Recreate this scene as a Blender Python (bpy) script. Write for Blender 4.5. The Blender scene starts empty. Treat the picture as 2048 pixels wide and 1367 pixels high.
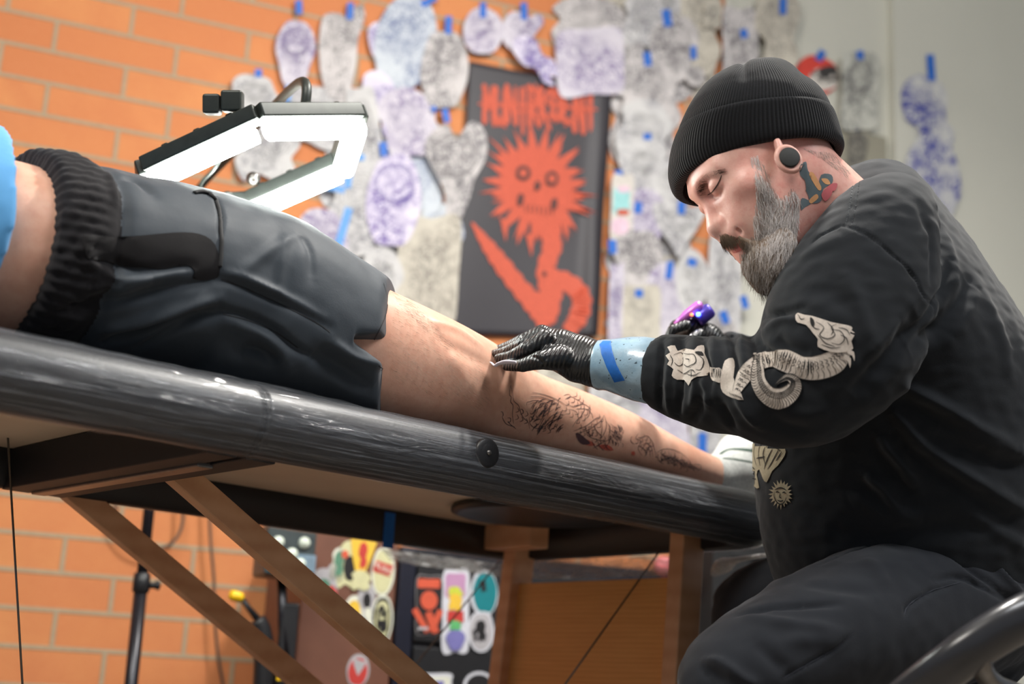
import bpy, bmesh, math, random
import numpy as np
from mathutils import Vector, Matrix, noise
from mathutils.bvhtree import BVHTree
random.seed(7); rng = np.random.default_rng(7)
SC = bpy.context.scene
COL = SC.collection
V = Vector
PI = math.pi

# ---------------------------------------------------------------- camera (50 mm lens, low, tilted up and slightly rolled)
F = 2844.4
HC = 0.42
PITCH = math.radians(14.352); ROLL = math.radians(3.037)
CAM = V((0, 0, HC))
_fw = V((0, math.cos(PITCH), math.sin(PITCH)))
_up0 = V((0, -math.sin(PITCH), math.cos(PITCH)))
_rt0 = V((1, 0, 0))
RT = _rt0*math.cos(ROLL) + _up0*math.sin(ROLL)
UP = -_rt0*math.sin(ROLL) + _up0*math.cos(ROLL)
FW = _fw
cam_d = bpy.data.cameras.new('camera'); cam = bpy.data.objects.new('camera', cam_d); COL.objects.link(cam)
cam_d.sensor_width = 36.0; cam_d.lens = 50.0; cam_d.sensor_fit = 'HORIZONTAL'
cam_d.clip_start = 0.05; cam_d.clip_end = 50
cam.matrix_world = Matrix(((RT.x, UP.x, -FW.x, CAM.x), (RT.y, UP.y, -FW.y, CAM.y), (RT.z, UP.z, -FW.z, CAM.z), (0, 0, 0, 1)))
cam_d.dof.use_dof = True; cam_d.dof.focus_distance = 1.98; cam_d.dof.aperture_fstop = 2.5; cam_d.dof.aperture_blades = 9
SC.camera = cam

# ---------------------------------------------------------------- view, world, lights
SC.view_settings.view_transform = 'Standard'; SC.view_settings.look = 'None'
SC.view_settings.exposure = -0.22; SC.view_settings.gamma = 1.0; SC.view_settings.use_curve_mapping = False
w = bpy.data.worlds.new('world'); SC.world = w; w.use_nodes = True
w.node_tree.nodes['Background'].inputs[0].default_value = (0.80, 0.88, 1.0, 1)
w.node_tree.nodes['Background'].inputs[1].default_value = 0.30

def area_light(name, loc, target, size, power, color=(1, 1, 1), size_y=None):
    ld = bpy.data.lights.new(name, 'AREA'); ld.energy = power; ld.color = color; ld.size = size
    if size_y: ld.shape = 'RECTANGLE'; ld.size_y = size_y
    o = bpy.data.objects.new(name, ld); COL.objects.link(o); o.location = loc
    o.rotation_euler = (V(target)-V(loc)).to_track_quat('-Z', 'Y').to_euler()
    return o
LIGHTS = [
    area_light('ceiling_lamp_light', (0.70, 2.25, 2.75), (0.3, 2.1, 0.8), 0.16, 74, (1.0, 0.96, 0.90)),
    area_light('added_fill_light', (-0.9, 0.4, 2.95), (-0.2, 3.0, 0.6), 1.2, 70, (1.0, 0.95, 0.88), 0.6),  # added fill for faces and front-facing surfaces, not an actual ceiling panel
    area_light('added_fill_light', (1.6, 0.9, 2.95), (1.0, 3.0, 0.9), 1.2, 58, (0.95, 0.97, 1.0), 0.6),  # second added fill, brightens the white wall at the right
]

def ray(px, py): return FW + RT*((px-1024)/F) - UP*((py-683.5)/F)
def cp(px, py, z): return CAM + ray(px, py)*z                     # point at forward depth z
def on_plane(px, py, p, n):
    v = ray(px, py); s = (V(p)-CAM).dot(n)/v.dot(n); return CAM + v*s
def proj(P):
    d = V(P)-CAM; z = d.dot(FW); return 1024+F*d.dot(RT)/z, 683.5-F*d.dot(UP)/z, z

# table axes / wall axes
aT = math.radians(48.31); TT = V((math.sin(aT), math.cos(aT), 0)); TC = V((-math.cos(aT), math.sin(aT), 0))
def T(t, c, h): return CAM + TT*t + TC*c + V((0, 0, h))           # table frame, h above the lens height
aW = math.radians(68.209); WT = V((math.sin(aW), math.cos(aW), 0)); WN = V((-math.cos(aW), math.sin(aW), 0)); WD = 40.911*0.0867
def W(t, z, off=0.0): return V((CAM.x, CAM.y, 0)) + WT*t + WN*(WD-off) + V((0, 0, z))
def wallpx(px, py, off=0.0):
    P = on_plane(px, py, W(0, 0, off), WN); d = P-V((CAM.x, CAM.y, 0)); return d.dot(WT), P.z

# ---------------------------------------------------------------- objects and tags
def tag(o, label=None, cat=None, group=None, kind=None):
    if label: o['label'] = label
    if cat: o['category'] = cat
    if group: o['group'] = group
    if kind: o['kind'] = kind
    return o
def empty(name, loc, label=None, cat=None, group=None):
    o = bpy.data.objects.new(name, None); COL.objects.link(o); o.location = loc; o.empty_display_size = 0.05
    return tag(o, label, cat, group)
def link(name, me, mats, parent=None, smooth=True):
    o = bpy.data.objects.new(name, me); COL.objects.link(o)
    if mats is not None:
        for m in (mats if isinstance(mats, (list, tuple)) else [mats]): me.materials.append(m)
    if parent is not None:
        o.parent = parent
        o.matrix_parent_inverse = Matrix.Identity(4)
        o.matrix_basis = (world_of(parent)).inverted()
    if smooth and len(me.polygons): me.polygons.foreach_set('use_smooth', [True]*len(me.polygons))
    return o
def world_of(o):
    m = o.matrix_basis.copy()
    if o.parent: m = world_of(o.parent) @ o.matrix_parent_inverse @ m
    return m
def mesh(name, verts, faces, mats, parent=None, smooth=True, bevel=0, bseg=2, matidx=None):
    me = bpy.data.meshes.new(name); me.from_pydata([tuple(v) for v in verts], [], [tuple(f) for f in faces]); me.update()
    o = link(name, me, mats, parent, smooth)
    if matidx is not None: me.polygons.foreach_set('material_index', matidx)
    if bevel:
        b = o.modifiers.new('bevel', 'BEVEL'); b.width = bevel; b.segments = bseg; b.limit_method = 'ANGLE'; b.angle_limit = 0.6
        w2 = o.modifiers.new('wn', 'WEIGHTED_NORMAL'); w2.keep_sharp = False
    return o
class MB:
    def __init__(s): s.v = []; s.f = []; s.m = []
    def add(s, vs, fs, mi=0):
        b = len(s.v); s.v += [V(v) for v in vs]; s.f += [tuple(b+i for i in f) for f in fs]; s.m += [mi]*len(fs)
        return s
    def box8(s, p, mi=0):     # p: 8 corners, bottom 4 then top 4 (same order)
        return s.add(p, [(3, 2, 1, 0), (4, 5, 6, 7), (0, 1, 5, 4), (1, 2, 6, 5), (2, 3, 7, 6), (3, 0, 4, 7)], mi)
    def obox(s, c, ax, ay, az, mi=0):   # centre and three half-axis vectors
        c, ax, ay, az = V(c), V(ax), V(ay), V(az)
        return s.box8([c-ax-ay-az, c+ax-ay-az, c+ax+ay-az, c-ax+ay-az, c-ax-ay+az, c+ax-ay+az, c+ax+ay+az, c-ax+ay+az], mi)
    def bar(s, a, b, wv, hv, mi=0):     # beam from a to b, half width vector, half height vector
        a, b, wv, hv = V(a), V(b), V(wv), V(hv)
        return s.box8([a-wv-hv, b-wv-hv, b+wv-hv, a+wv-hv, a-wv+hv, b-wv+hv, b+wv+hv, a+wv+hv], mi)
    def tube(s, pts, r, n=10, mi=0, cap=True, flat=None):
        pts = [V(p) for p in pts]; k = len(pts); rs = r if isinstance(r, (list, tuple, np.ndarray)) else [r]*k
        up = V((0.13, 0.21, 1)).normalized(); rings = []
        t0 = (pts[1]-pts[0]).normalized(); a = t0.cross(up)
        if a.length < 1e-3: a = t0.cross(V((1, 0, 0)))
        a.normalize()
        for i, p in enumerate(pts):
            t = (pts[min(i+1, k-1)]-pts[max(i-1, 0)]).normalized(); a = (a - t*a.dot(t)).normalized(); b2 = t.cross(a)
            rings.append([p + (a*math.cos(2*PI*j/n) + b2*math.sin(2*PI*j/n)*(flat or 1))*rs[i] for j in range(n)])
        vs = [v for rg in rings for v in rg]; fs = []
        for i in range(k-1):
            for j in range(n): fs.append((i*n+j, i*n+(j+1) % n, (i+1)*n+(j+1) % n, (i+1)*n+j))
        if cap: fs.append(tuple(range(n))[::-1]); fs.append(tuple((k-1)*n+j for j in range(n)))
        return s.add(vs, fs, mi)
    def ngon(s, pts, ext, mi=0):   # polygon extruded by vector
        n = len(pts); pts = [V(p) for p in pts]; ext = V(ext)
        s.add(pts+[p+ext for p in pts], [tuple(range(n))[::-1], tuple(range(n, 2*n))] + [(i, (i+1) % n, n+(i+1) % n, n+i) for i in range(n)], mi)
        return s
    def lathe(s, c, axis, prof, n=24, mi=0):   # prof: (radius, distance along axis)
        c = V(c); ax = V(axis).normalized(); a = ax.cross(V((0.3, 0.5, 0.81))).normalized(); b2 = ax.cross(a)
        vs = []; fs = []; k = len(prof)
        for r, d in prof:
            for j in range(n): vs.append(c+ax*d+(a*math.cos(2*PI*j/n)+b2*math.sin(2*PI*j/n))*max(r, 1e-5))
        for i in range(k-1):
            for j in range(n): fs.append((i*n+j, (i+1)*n+j, (i+1)*n+(j+1) % n, i*n+(j+1) % n))
        fs.append(tuple(range(n))); fs.append(tuple((k-1)*n+j for j in range(n))[::-1])
        return s.add(vs, fs, mi)
    def build(s, name, mats, parent=None, smooth=False, bevel=0, bseg=2):
        o = mesh(name, s.v, s.f, mats, parent, smooth, bevel, bseg, matidx=s.m)
        bm = bmesh.new(); bm.from_mesh(o.data); bmesh.ops.recalc_face_normals(bm, faces=bm.faces); bm.to_mesh(o.data); bm.free()
        return o
def smooth_loop(pts, k=6, closed=True):    # Catmull-Rom through 2D/3D points
    pts = [V(p) for p in pts]; n = len(pts); out = []
    rngi = range(n) if closed else range(n-1)
    for i in rngi:
        if closed: p0, p1, p2, p3 = pts[i-1], pts[i], pts[(i+1) % n], pts[(i+2) % n]
        else: p0, p1, p2, p3 = pts[max(i-1, 0)], pts[i], pts[i+1], pts[min(i+2, n-1)]
        for j in range(k):
            t = j/k; t2 = t*t; t3 = t2*t
            out.append(0.5*((2*p1)+(p2-p0)*t+(2*p0-5*p1+4*p2-p3)*t2+(3*p1-p0-3*p2+p3)*t3))
    if not closed: out.append(pts[-1])
    return out

# ---------------------------------------------------------------- materials
class N:
    """small wrapper around a material node tree"""
    def __init__(s, name):
        s.mat = bpy.data.materials.new(name); s.mat.use_nodes = True; s.t = s.mat.node_tree; s.n = s.t.nodes
        s.b = s.n['Principled BSDF']; s.out = s.n['Material Output']
    def new(s, typ, **kw):
        n = s.n.new(typ)
        for k, v in kw.items():
            if hasattr(n, k): setattr(n, k, v)
        return n
    def L(s, a, b): s.t.links.new(a, b)
    def coord(s, kind='Object', scale=(1, 1, 1), rot=(0, 0, 0), loc=(0, 0, 0)):
        c = s.new('ShaderNodeTexCoord'); m = s.new('ShaderNodeMapping'); s.L(c.outputs[kind], m.inputs[0])
        m.inputs['Scale'].default_value = scale; m.inputs['Rotation'].default_value = rot; m.inputs['Location'].default_value = loc
        return m.outputs[0]
    def noise(s, vec, scale, detail=3, rough=0.5, dist=0):
        n = s.new('ShaderNodeTexNoise'); n.inputs['Scale'].default_value = scale; n.inputs['Detail'].default_value = detail
        n.inputs['Roughness'].default_value = rough; n.inputs['Distortion'].default_value = dist; s.L(vec, n.inputs['Vector']); return n.outputs['Fac']
    def ramp(s, fac, stops):
        r = s.new('ShaderNodeValToRGB'); e = r.color_ramp.elements
        while len(e) < len(stops): e.new(0.5)
        for i, (p, c) in enumerate(stops): e[i].position = p; e[i].color = (*c, 1) if len(c) == 3 else c
        s.L(fac, r.inputs[0]); return r.outputs[0]
    def mix(s, fac, a, b, mode='MIX'):
        m = s.new('ShaderNodeMix', data_type='RGBA', blend_type=mode)
        for sock, v in ((m.inputs[0], fac), (m.inputs[6], a), (m.inputs[7], b)):
            if hasattr(v, 'is_linked') or hasattr(v, 'links'): s.L(v, sock)
            elif isinstance(v, (int, float)): sock.default_value = v
            else: sock.default_value = (*v, 1) if len(v) == 3 else v
        return m.outputs[2]
    def math(s, op, a, b=None, c=None, clamp=False):
        m = s.new('ShaderNodeMath', operation=op, use_clamp=clamp)
        for i, v in enumerate((a, b, c)):
            if v is None: continue
            if isinstance(v, (int, float)): m.inputs[i].default_value = v
            else: s.L(v, m.inputs[i])
        return m.outputs[0]
    def bump(s, h, strength=0.3, dist=0.01, prev=None):
        b = s.new('ShaderNodeBump'); b.inputs['Strength'].default_value = strength; b.inputs['Distance'].default_value = dist
        s.L(h, b.inputs['Height'])
        if prev is not None: s.L(prev, b.inputs['Normal'])
        s.L(b.outputs[0], s.b.inputs['Normal']); return b.outputs[0]
    def set(s, **kw):
        for k, v in kw.items():
            i = s.b.inputs[k.replace('_', ' ')]
            if hasattr(v, 'links'): s.L(v, i)
            else: i.default_value = (*v, 1) if isinstance(v, tuple) and len(v) == 3 and len(i.default_value) == 4 else v
        return s
def srgb(r, g, b):
    f = lambda c: (c/255/12.92) if c/255 <= 0.04045 else ((c/255+0.055)/1.055)**2.4
    return (f(r), f(g), f(b))
def simple(name, col, rough=0.5, metal=0.0, bump=0, bscale=60, var=0.12, **kw):
    n = N(name); v = n.coord(); nz = n.noise(v, bscale, 4)
    dark = tuple(c*(1-var) for c in col); light = tuple(min(1, c*(1+var)) for c in col)
    n.set(Base_Color=n.ramp(nz, [(0.3, dark), (0.7, light)]), Roughness=rough, Metallic=metal, **kw)
    if bump: n.bump(nz, bump, 0.002)
    return n.mat
# ================================================================ room shell
def brick_mat():
    n = N('orange_brick'); tc = n.new('ShaderNodeTexCoord'); br = n.new('ShaderNodeTexBrick'); n.L(tc.outputs['UV'], br.inputs['Vector'])
    br.offset = 0.6; br.offset_frequency = 2; br.squash = 1
    br.inputs['Color1'].default_value = (0, 0, 0, 1); br.inputs['Color2'].default_value = (1, 1, 1, 1); br.inputs['Mortar'].default_value = (0.5, 0.5, 0.5, 1)
    br.inputs['Scale'].default_value = 1; br.inputs['Mortar Size'].default_value = 0.006; br.inputs['Mortar Smooth'].default_value = 0.25
    br.inputs['Bias'].default_value = 0; br.inputs['Brick Width'].default_value = 3.5197*0.0867; br.inputs['Row Height'].default_value = 0.0867
    v = n.coord('UV'); big = n.noise(v, 5, 4, 0.6); fine = n.noise(v, 60, 4, 0.7)
    c1 = n.ramp(br.outputs['Color'], [(0.0, srgb(198, 118, 70)), (0.5, srgb(210, 132, 80)), (1.0, srgb(214, 142, 86))])
    c1 = n.mix(n.ramp(big, [(0.35, (0, 0, 0)), (0.7, (1, 1, 1))]), c1, srgb(200, 120, 74))
    c1 = n.mix(n.math('MULTIPLY', fine, 0.28), c1, srgb(222, 156, 104))
    mort = n.mix(fine, srgb(160, 140, 114), srgb(184, 164, 136))
    fac = br.outputs['Fac']
    n.set(Base_Color=n.mix(fac, c1, mort), Roughness=0.82)
    h = n.math('SUBTRACT', n.math('MULTIPLY', fine, 0.12), fac)
    n.bump(h, 0.8, 0.006)
    return n.mat
BRICK = brick_mat()
def plaster(name, col):
    n = N(name); v = n.coord(); a = n.noise(v, 3, 3); b = n.noise(v, 120, 3)
    n.set(Base_Color=n.ramp(a, [(0.3, tuple(c*0.96 for c in col)), (0.7, col)]), Roughness=0.6); n.bump(b, 0.08, 0.002); return n.mat
WHITEWALL = plaster('white_wall_paint', srgb(206, 205, 193))

t_edge = wallpx(1450, 60)[0]; t_step = wallpx(1776, 200)[0]
def wall_panel(name, t0, t1, z0, z1, off, mat, th=0.15):
    # a real slab with UVs in metres (course joints registered to the photograph)
    p = [W(t0, z0, off), W(t1, z0, off), W(t1, z1, off), W(t0, z1, off)]
    q = [W(t0, z0, off-th), W(t1, z0, off-th), W(t1, z1, off-th), W(t0, z1, off-th)]
    o = mesh(name, p+q, [(3, 2, 1, 0), (4, 5, 6, 7), (0, 1, 5, 4), (1, 2, 6, 5), (2, 3, 7, 6), (3, 0, 4, 7)], mat, smooth=False)
    uv = o.data.uv_layers.new(name='UVMap')
    for lp in o.data.loops:
        P = o.data.vertices[lp.vertex_index].co; d = P-V((CAM.x, CAM.y, 0))
        uv.data[lp.index].uv = (d.dot(WT)-UVX, d.dot(WN)*0.0 + P.z-UVZ)
    return tag(o, kind='structure')
# even rows (B0 row) have head joints at t = 0.303 + k*L, course joints at z = HC + (19.883 - k)*0.0867
UVZ = HC + 19.883*0.0867 - 40*0.0867; UVX = 0.303 - 20*3.5197*0.0867
wall_panel('wall_back', -2.2, t_edge, 0, 3.1, 0, BRICK)
wall_panel('wall_back_right', t_edge, t_step, 0, 3.1, 0.0, WHITEWALL)
wall_panel('wall_right', t_step, 4.4, 0, 3.1, 0.035, WHITEWALL)
# edge strip where the brick stops against the white wall
MB().box8([W(t_edge-0.006, 0, 0.014), W(t_edge+0.02, 0, 0.014), W(t_edge+0.02, 0, -0.01), W(t_edge-0.006, 0, -0.01),
           W(t_edge-0.006, 3.1, 0.014), W(t_edge+0.02, 3.1, 0.014), W(t_edge+0.02, 3.1, -0.01), W(t_edge-0.006, 3.1, -0.01)]
          ).build('trim_1', WHITEWALL, bevel=0.002)
tag(bpy.data.objects['trim_1'], kind='structure')
nf = N('concrete_floor'); vv = nf.coord(); nf.set(Base_Color=nf.ramp(nf.noise(vv, 3, 6), [(0.3, srgb(120, 112, 102)), (0.7, srgb(150, 140, 128))]), Roughness=0.45)
fl = MB().box8([V((-3.5, -2.5, -0.1)), V((6.2, -2.5, -0.1)), V((6.2, 6.5, -0.1)), V((-3.5, 6.5, -0.1)), V((-3.5, -2.5, 0)), V((6.2, -2.5, 0)), V((6.2, 6.5, 0)), V((-3.5, 6.5, 0))]).build('floor', nf.mat)
tag(fl, kind='structure')
ce = MB().box8([V((-3.5, -2.5, 3.1)), V((6.2, -2.5, 3.1)), V((6.2, 6.5, 3.1)), V((-3.5, 6.5, 3.1)), V((-3.5, -2.5, 3.2)), V((6.2, -2.5, 3.2)), V((6.2, 6.5, 3.2)), V((-3.5, 6.5, 3.2))]).build('ceiling', WHITEWALL)
tag(ce, kind='structure')
# ================================================================ massage table
def wood_mat(name, c1, c2, scale=(1, 1, 1), rough=0.42):
    n = N(name); v = n.coord('Object', scale); w1 = n.new('ShaderNodeTexWave', wave_type='BANDS', bands_direction='Z')
    n.L(v, w1.inputs[0]); w1.inputs['Scale'].default_value = 9; w1.inputs['Distortion'].default_value = 5; w1.inputs['Detail'].default_value = 3; w1.inputs['Detail Scale'].default_value = 0.7
    f = n.noise(v, 18, 5, 0.6); m = n.math('ADD', n.math('MULTIPLY', w1.outputs['Fac'], 0.25), n.math('MULTIPLY', f, 0.75))
    n.set(Base_Color=n.ramp(m, [(0.25, c1), (0.75, c2)]), Roughness=rough); n.bump(m, 0.06, 0.002); return n.mat
BEECH = wood_mat('beech_wood', srgb(206, 152, 112), srgb(226, 178, 138), (1, 1, 1))
PANELW = wood_mat('orange_veneer', srgb(222, 156, 84), srgb(238, 176, 102), (0.5, 0.5, 4))
UNDERB = simple('plywood_underside', srgb(226, 208, 184), 0.6, bscale=8, var=0.06)
BLACKV = N('black_vinyl'); _v = BLACKV.coord(); _c = BLACKV.noise(_v, 260, 3, 0.6)
BLACKV.set(Base_Color=(0.012, 0.012, 0.014), Roughness=0.42, Specular_IOR_Level=0.6); BLACKV.bump(_c, 0.25, 0.001); BLACKV = BLACKV.mat
RAILB = simple('black_painted_rail', (0.012, 0.011, 0.013), 0.55)
STEEL = simple('dark_steel', (0.2, 0.19, 0.18), 0.35, 0.9)
# clear stretch film pulled round the padding: long streaks, milky folds
nw = N('clear_stretch_film'); tc = nw.new('ShaderNodeTexCoord'); mp = nw.new('ShaderNodeMapping'); nw.L(tc.outputs['UV'], mp.inputs[0])
mp.inputs['Scale'].default_value = (2.6, 230, 1); mp.inputs['Rotation'].default_value = (0, 0, 0.02)
s1 = nw.noise(mp.outputs[0], 1.0, 7, 0.72, 0.2)
mp2 = nw.new('ShaderNodeMapping'); nw.L(tc.outputs['UV'], mp2.inputs[0]); mp2.inputs['Scale'].default_value = (7.0, 55, 1)
s2 = nw.noise(mp2.outputs[0], 1.0, 4, 0.6, 0.4)
mp4 = nw.new('ShaderNodeMapping'); nw.L(tc.outputs['UV'], mp4.inputs[0]); mp4.inputs['Scale'].default_value = (14, 42, 1)
s4 = nw.noise(mp4.outputs[0], 1.0, 3, 0.6, 1.2)
s3 = nw.noise(nw.coord('UV', (2.2, 5, 1)), 1.0, 3, 0.5)
haze = nw.math('MULTIPLY', nw.ramp(s1, [(0.48, (0, 0, 0)), (0.60, (1, 1, 1))]), nw.ramp(s3, [(0.32, (0.05, 0.05, 0.05)), (0.62, (1, 1, 1))]))
nw.set(Base_Color=(0.42, 0.45, 0.50), Roughness=0.13, Specular_IOR_Level=1.0, Alpha=nw.math('ADD', nw.math('MULTIPLY', haze, 0.50), 0.10), Coat_Weight=0.7, Coat_Roughness=0.07)
bnw = nw.bump(nw.math('ADD', nw.math('MULTIPLY', s1, 0.35), nw.math('ADD', s2, nw.math('MULTIPLY', s4, 0.9))), 1.0, 0.009)
FILM = nw.mat

C0, C1 = 1.483, 2.190; H1, H0, HU = 0.376, 0.284, 0.345; TE = 2.0; TH = 0.925; TS = -0.15
table = empty('massage_table', T(1.3, 1.84, -HC), 'black padded folding massage table with wooden legs, wrapped in clear plastic film', 'massage table')
RC = 0.075
def outline(t0, t1, inset, round_end):
    pts = []; r = RC
    if round_end:
        pts = [(t0, C0+inset), (t0+0.01, C0+inset)]
        for k in range(9):
            a = -PI/2 + PI/2*k/8; pts.append((t1-inset-r+r*math.cos(a), C0+inset+r+r*math.sin(a)))
        for k in range(9):
            a = PI/2*k/8; pts.append((t1-inset-r+r*math.cos(a), C1-inset-r+r*math.sin(a)))
        pts.append((t0+0.01, C1-inset)); pts.append((t0, C1-inset))
    else:
        e = 0.01; pts = [(t0, C0+inset), (t0+e, C0+inset), (t1-e, C0+inset), (t1, C0+inset), (t1, C1-inset), (t1-e, C1-inset), (t0+e, C1-inset), (t0, C1-inset)]
    return pts
def pad(name, t0, t1, round_end, mat, grow=0.0, h0=None, film=False):
    # bull-nosed cushion: stacked offset outlines
    prof = []; hm = (H0+H1)/2; hh = (H1-H0)/2
    hb = H0 if h0 is None else h0
    K = 40 if film else 10
    for k in range(K+1):
        a = -PI/2 + PI*k/K
        ex = 0.046*(1-abs(math.cos(a))) - grow; z = hm + (hh+grow)*math.sin(a)
        prof.append((ex, z))
    # wide side: subdivided along t so the film can wrinkle
    rings = []
    for ex, z in prof:
        o2 = outline(t0, t1, ex, round_end)
        if film:
            a, b = V((*o2[0], 0)), V((*o2[2], 0)); o2 = [tuple(a.lerp(b, i/420))[:2] for i in range(420)] + o2[2:-1]
        if film:      # long pulled wrinkles in the film, bunched where the wraps overlap
            row = []
            for p in o2:
                am = 0.0011+0.0034*math.exp(-((p[0]-0.93)/0.19)**2); w_ = noise.noise(V((p[0]*7, z*150, 1)))+0.5*noise.noise(V((p[0]*26, z*260, 7)))
                row.append(T(p[0], p[1], z)+(-TC*math.cos((z-hm)/hh*1.2)+V((0, 0, 1))*math.sin((z-hm)/hh*1.2))*(max(-0.0012, am*w_)+0.0008 if p[1] < C0+0.1 else 0))
            rings.append(row); continue
        rings.append([T(p[0], p[1], z) for p in o2])
    n = len(rings[0]); vs = [v for r in rings for v in r]; fs = []
    for i in range(len(rings)-1):
        for j in range(n if not film else n-1): fs.append((i*n+j, i*n+(j+1) % n, (i+1)*n+(j+1) % n, (i+1)*n+j))
    if not film: fs += [tuple(range(n))[::-1], tuple((len(rings)-1)*n+j for j in range(n))]
    o = mesh(name, vs, fs, mat, table, smooth=True)
    if film:
        uv = o.data.uv_layers.new(name='UVMap')
        cum = [0]
        for j in range(1, n): cum.append(cum[-1]+(rings[20][j]-rings[20][j-1]).length)
        for lp in o.data.loops:
            i, j = divmod(lp.vertex_index, n); uv.data[lp.index].uv = (cum[j], i*0.0031)
    return o
# cushions of the two halves (hollow frame below: the padded skirt is built as pad ring + underside board)
def pad_half(t0, t1, rnd):
    prof = []; K = 12; hm = (H0+H1)/2; hh = (H1-H0)/2
    for k in range(K+1):
        a = -PI/2 + PI*k/K; prof.append((0.046*(1-abs(math.cos(a))), hm+hh*math.sin(a)))
    prof = [(0.062, HU), (0.062, H0+0.004)] + prof
    rings = [[T(p[0], p[1], z) for p in outline(t0, t1, ex, rnd)] for ex, z in prof]
    n = len(rings[0]); vs = [v for r in rings for v in r]; fs = []
    for i in range(len(rings)-1):
        for j in range(n): fs.append((i*n+j, i*n+(j+1) % n, (i+1)*n+(j+1) % n, (i+1)*n+j))
    fs += [tuple((len(rings)-1)*n+j for j in range(n))]
    o = mesh('padded_top', vs, fs, BLACKV, table, smooth=True)
    bd = MB().ngon([T(p[0], p[1], HU) for p in outline(t0, t1, 0.060, rnd)], (0, 0, 0.006)).build('underside_board', UNDERB, table)
    bd['label'] = 'pale plywood underside'
    return o
pad_half(TS, TH-0.0005, False); pad_half(TH+0.0005, TE, True)
film = pad('plastic_wrap', TS+0.02, TE, True, FILM, 0.0016, film=True); film['label'] = 'clear streaky stretch film round the padding'
# cross rails at the hinge
for t, w_ in ((TH-0.028, 0.022), (TH+0.028, 0.022)):
    MB().bar(T(t, C0+0.05, HU-0.032), T(t, C1-0.05, HU-0.032), TT*w_, V((0, 0, 0.031))).build('cross_rail', RAILB, table, bevel=0.002)
hb = MB().bar(T(TH, 1.62, HU-0.055), T(TH, 2.12, HU-0.055), TT*0.012, V((0, 0, 0.012)))
hb.build('hinge_bar', STEEL, table, bevel=0.002)
# face-hole ring cover under the right half
cx = proj(T(1.62, 1.80, HU))
port = MB().lathe(on_plane(1075, 1022, T(0, 0, HU-0.004), V((0, 0, 1))), (0, 0, -1), [(0.001, -0.002), (0.150, -0.002), (0.155, 0.0), (0.155, 0.008), (0.142, 0.012), (0.12, 0.008), (0.001, 0.008)], 56)
po = port.build('face_port_cover', BLACKV, table, smooth=True); po['label'] = 'round black plug set in the underside'
# wooden end frame
LT = 1.905
legs = []
for c in (2.10, 1.665):
    legs.append(MB().bar(T(LT+0.02, c, HU), T(LT-0.035, c+(0.02 if c > 2 else -0.01), -HC+0.0), TC*0.017, TT*0.028).build('leg', BEECH, table, bevel=0.003))
    if c > 2: MB().obox(T(LT-0.03, c-0.02, HU-0.024), TT*0.024, TC*0.085, V((0, 0, 0.024))).build('leg_block', BEECH, table, bevel=0.003)
def end_panel():
    c0, c1 = 1.665, 2.10; h1 = 0.235; z0 = -0.16
    prof = [(c0, h1), (c1, h1), (c1, z0)]
    prof += [(c1-0.06, z0)]
    cm = (c0+c1)/2; hw = (c1-c0)/2-0.075
    for k in range(17):
        a = PI*k/16; prof.append((cm+hw*math.copysign(abs(math.cos(a))**0.55, math.cos(a)), z0+(0.045-z0)*abs(math.sin(a))**0.5))
    prof += [(c0+0.06, z0), (c0, z0)]
    return prof
def tl(h): return LT+0.02 - 0.055*(HU-h)/(HU+HC)
ep = MB().ngon([T(tl(h)-0.006, c, h) for c, h in end_panel()], TT*0.012)
e = ep.build('end_panel', PANELW, table); e['label'] = 'orange veneer end panel with arched cut-out'
MB().bar(T(LT-0.03, 2.06, -HC+0.16), T(LT-0.03, 1.69, -HC+0.16), TT*0.01, V((0, 0, 0.02))).build('stretcher', BEECH, table, bevel=0.002)
# diagonal braces
for c, dt in ((1.815, 0), (2.15, 0.0)):
    a = T(TH-0.005+dt, c, HU-0.005); b = T(1.9, c-0.01, -0.235)
    d = (b-a).normalized(); up_ = TC.cross(d).normalized()
    br = MB().bar(a, b, TC*0.012, up_*0.0185).build('brace', BEECH, table, bevel=0.002)
for c in (1.70, 2.10):
    MB().bar(T(-0.08, c, HU), T(-0.06, c, -HC), TC*0.017, TT*0.028).build('leg', BEECH, table, bevel=0.003)
# steel cables
for a, b, z0_, z1_ in (((1350, 1058), (1100, 1410), 2.62, 2.42), ((1036, 1076), (800, 1367), 2.92, 2.72), ((14, 845), (48, 1420), 2.10, 2.05)):
    A = cp(*a, z0_); B = cp(*b, z1_); B2 = A+(B-A)*1.25
    cb = MB().tube([A, A.lerp(B2, 0.5), B2], 0.0017, 8)
    cb.lathe(A, (B-A), [(0.001, -0.004), (0.0045, -0.004), (0.0045, 0.012), (0.002, 0.014)], 10)
    cb.build('cable', STEEL, table, smooth=True)
# stud on the near side and blue tape tab on the far rail
Pst = on_plane(976, 905, T(0, C0-0.002, 0), TC)
st = MB().lathe(Pst+TC*0.012, -TC, [(0.001, 0), (0.021, 0), (0.021, 0.0115), (0.019, 0.0132), (0.014, 0.0128), (0.012, 0.0136), (0.001, 0.0138)], 32).build('round_stud', BLACKV, table, smooth=True)
bolt = MB().lathe(Pst-TC*0.0012, -TC, [(0.001, 0), (0.004, 0), (0.0035, 0.0025), (0.001, 0.003)], 16).build('bolt', STEEL, table, smooth=True)
TAPE = simple('blue_painters_tape', srgb(30, 112, 205), 0.6, var=0.08, bscale=200)
tp = on_plane(778, 1060, T(0, C1-0.063, 0), TC)
MB().obox(tp, TT*0.012, TC*0.0006, V((0, 0, 0.033))).build('tape', TAPE, table)['label'] = 'strip of blue tape on the far rail'
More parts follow.
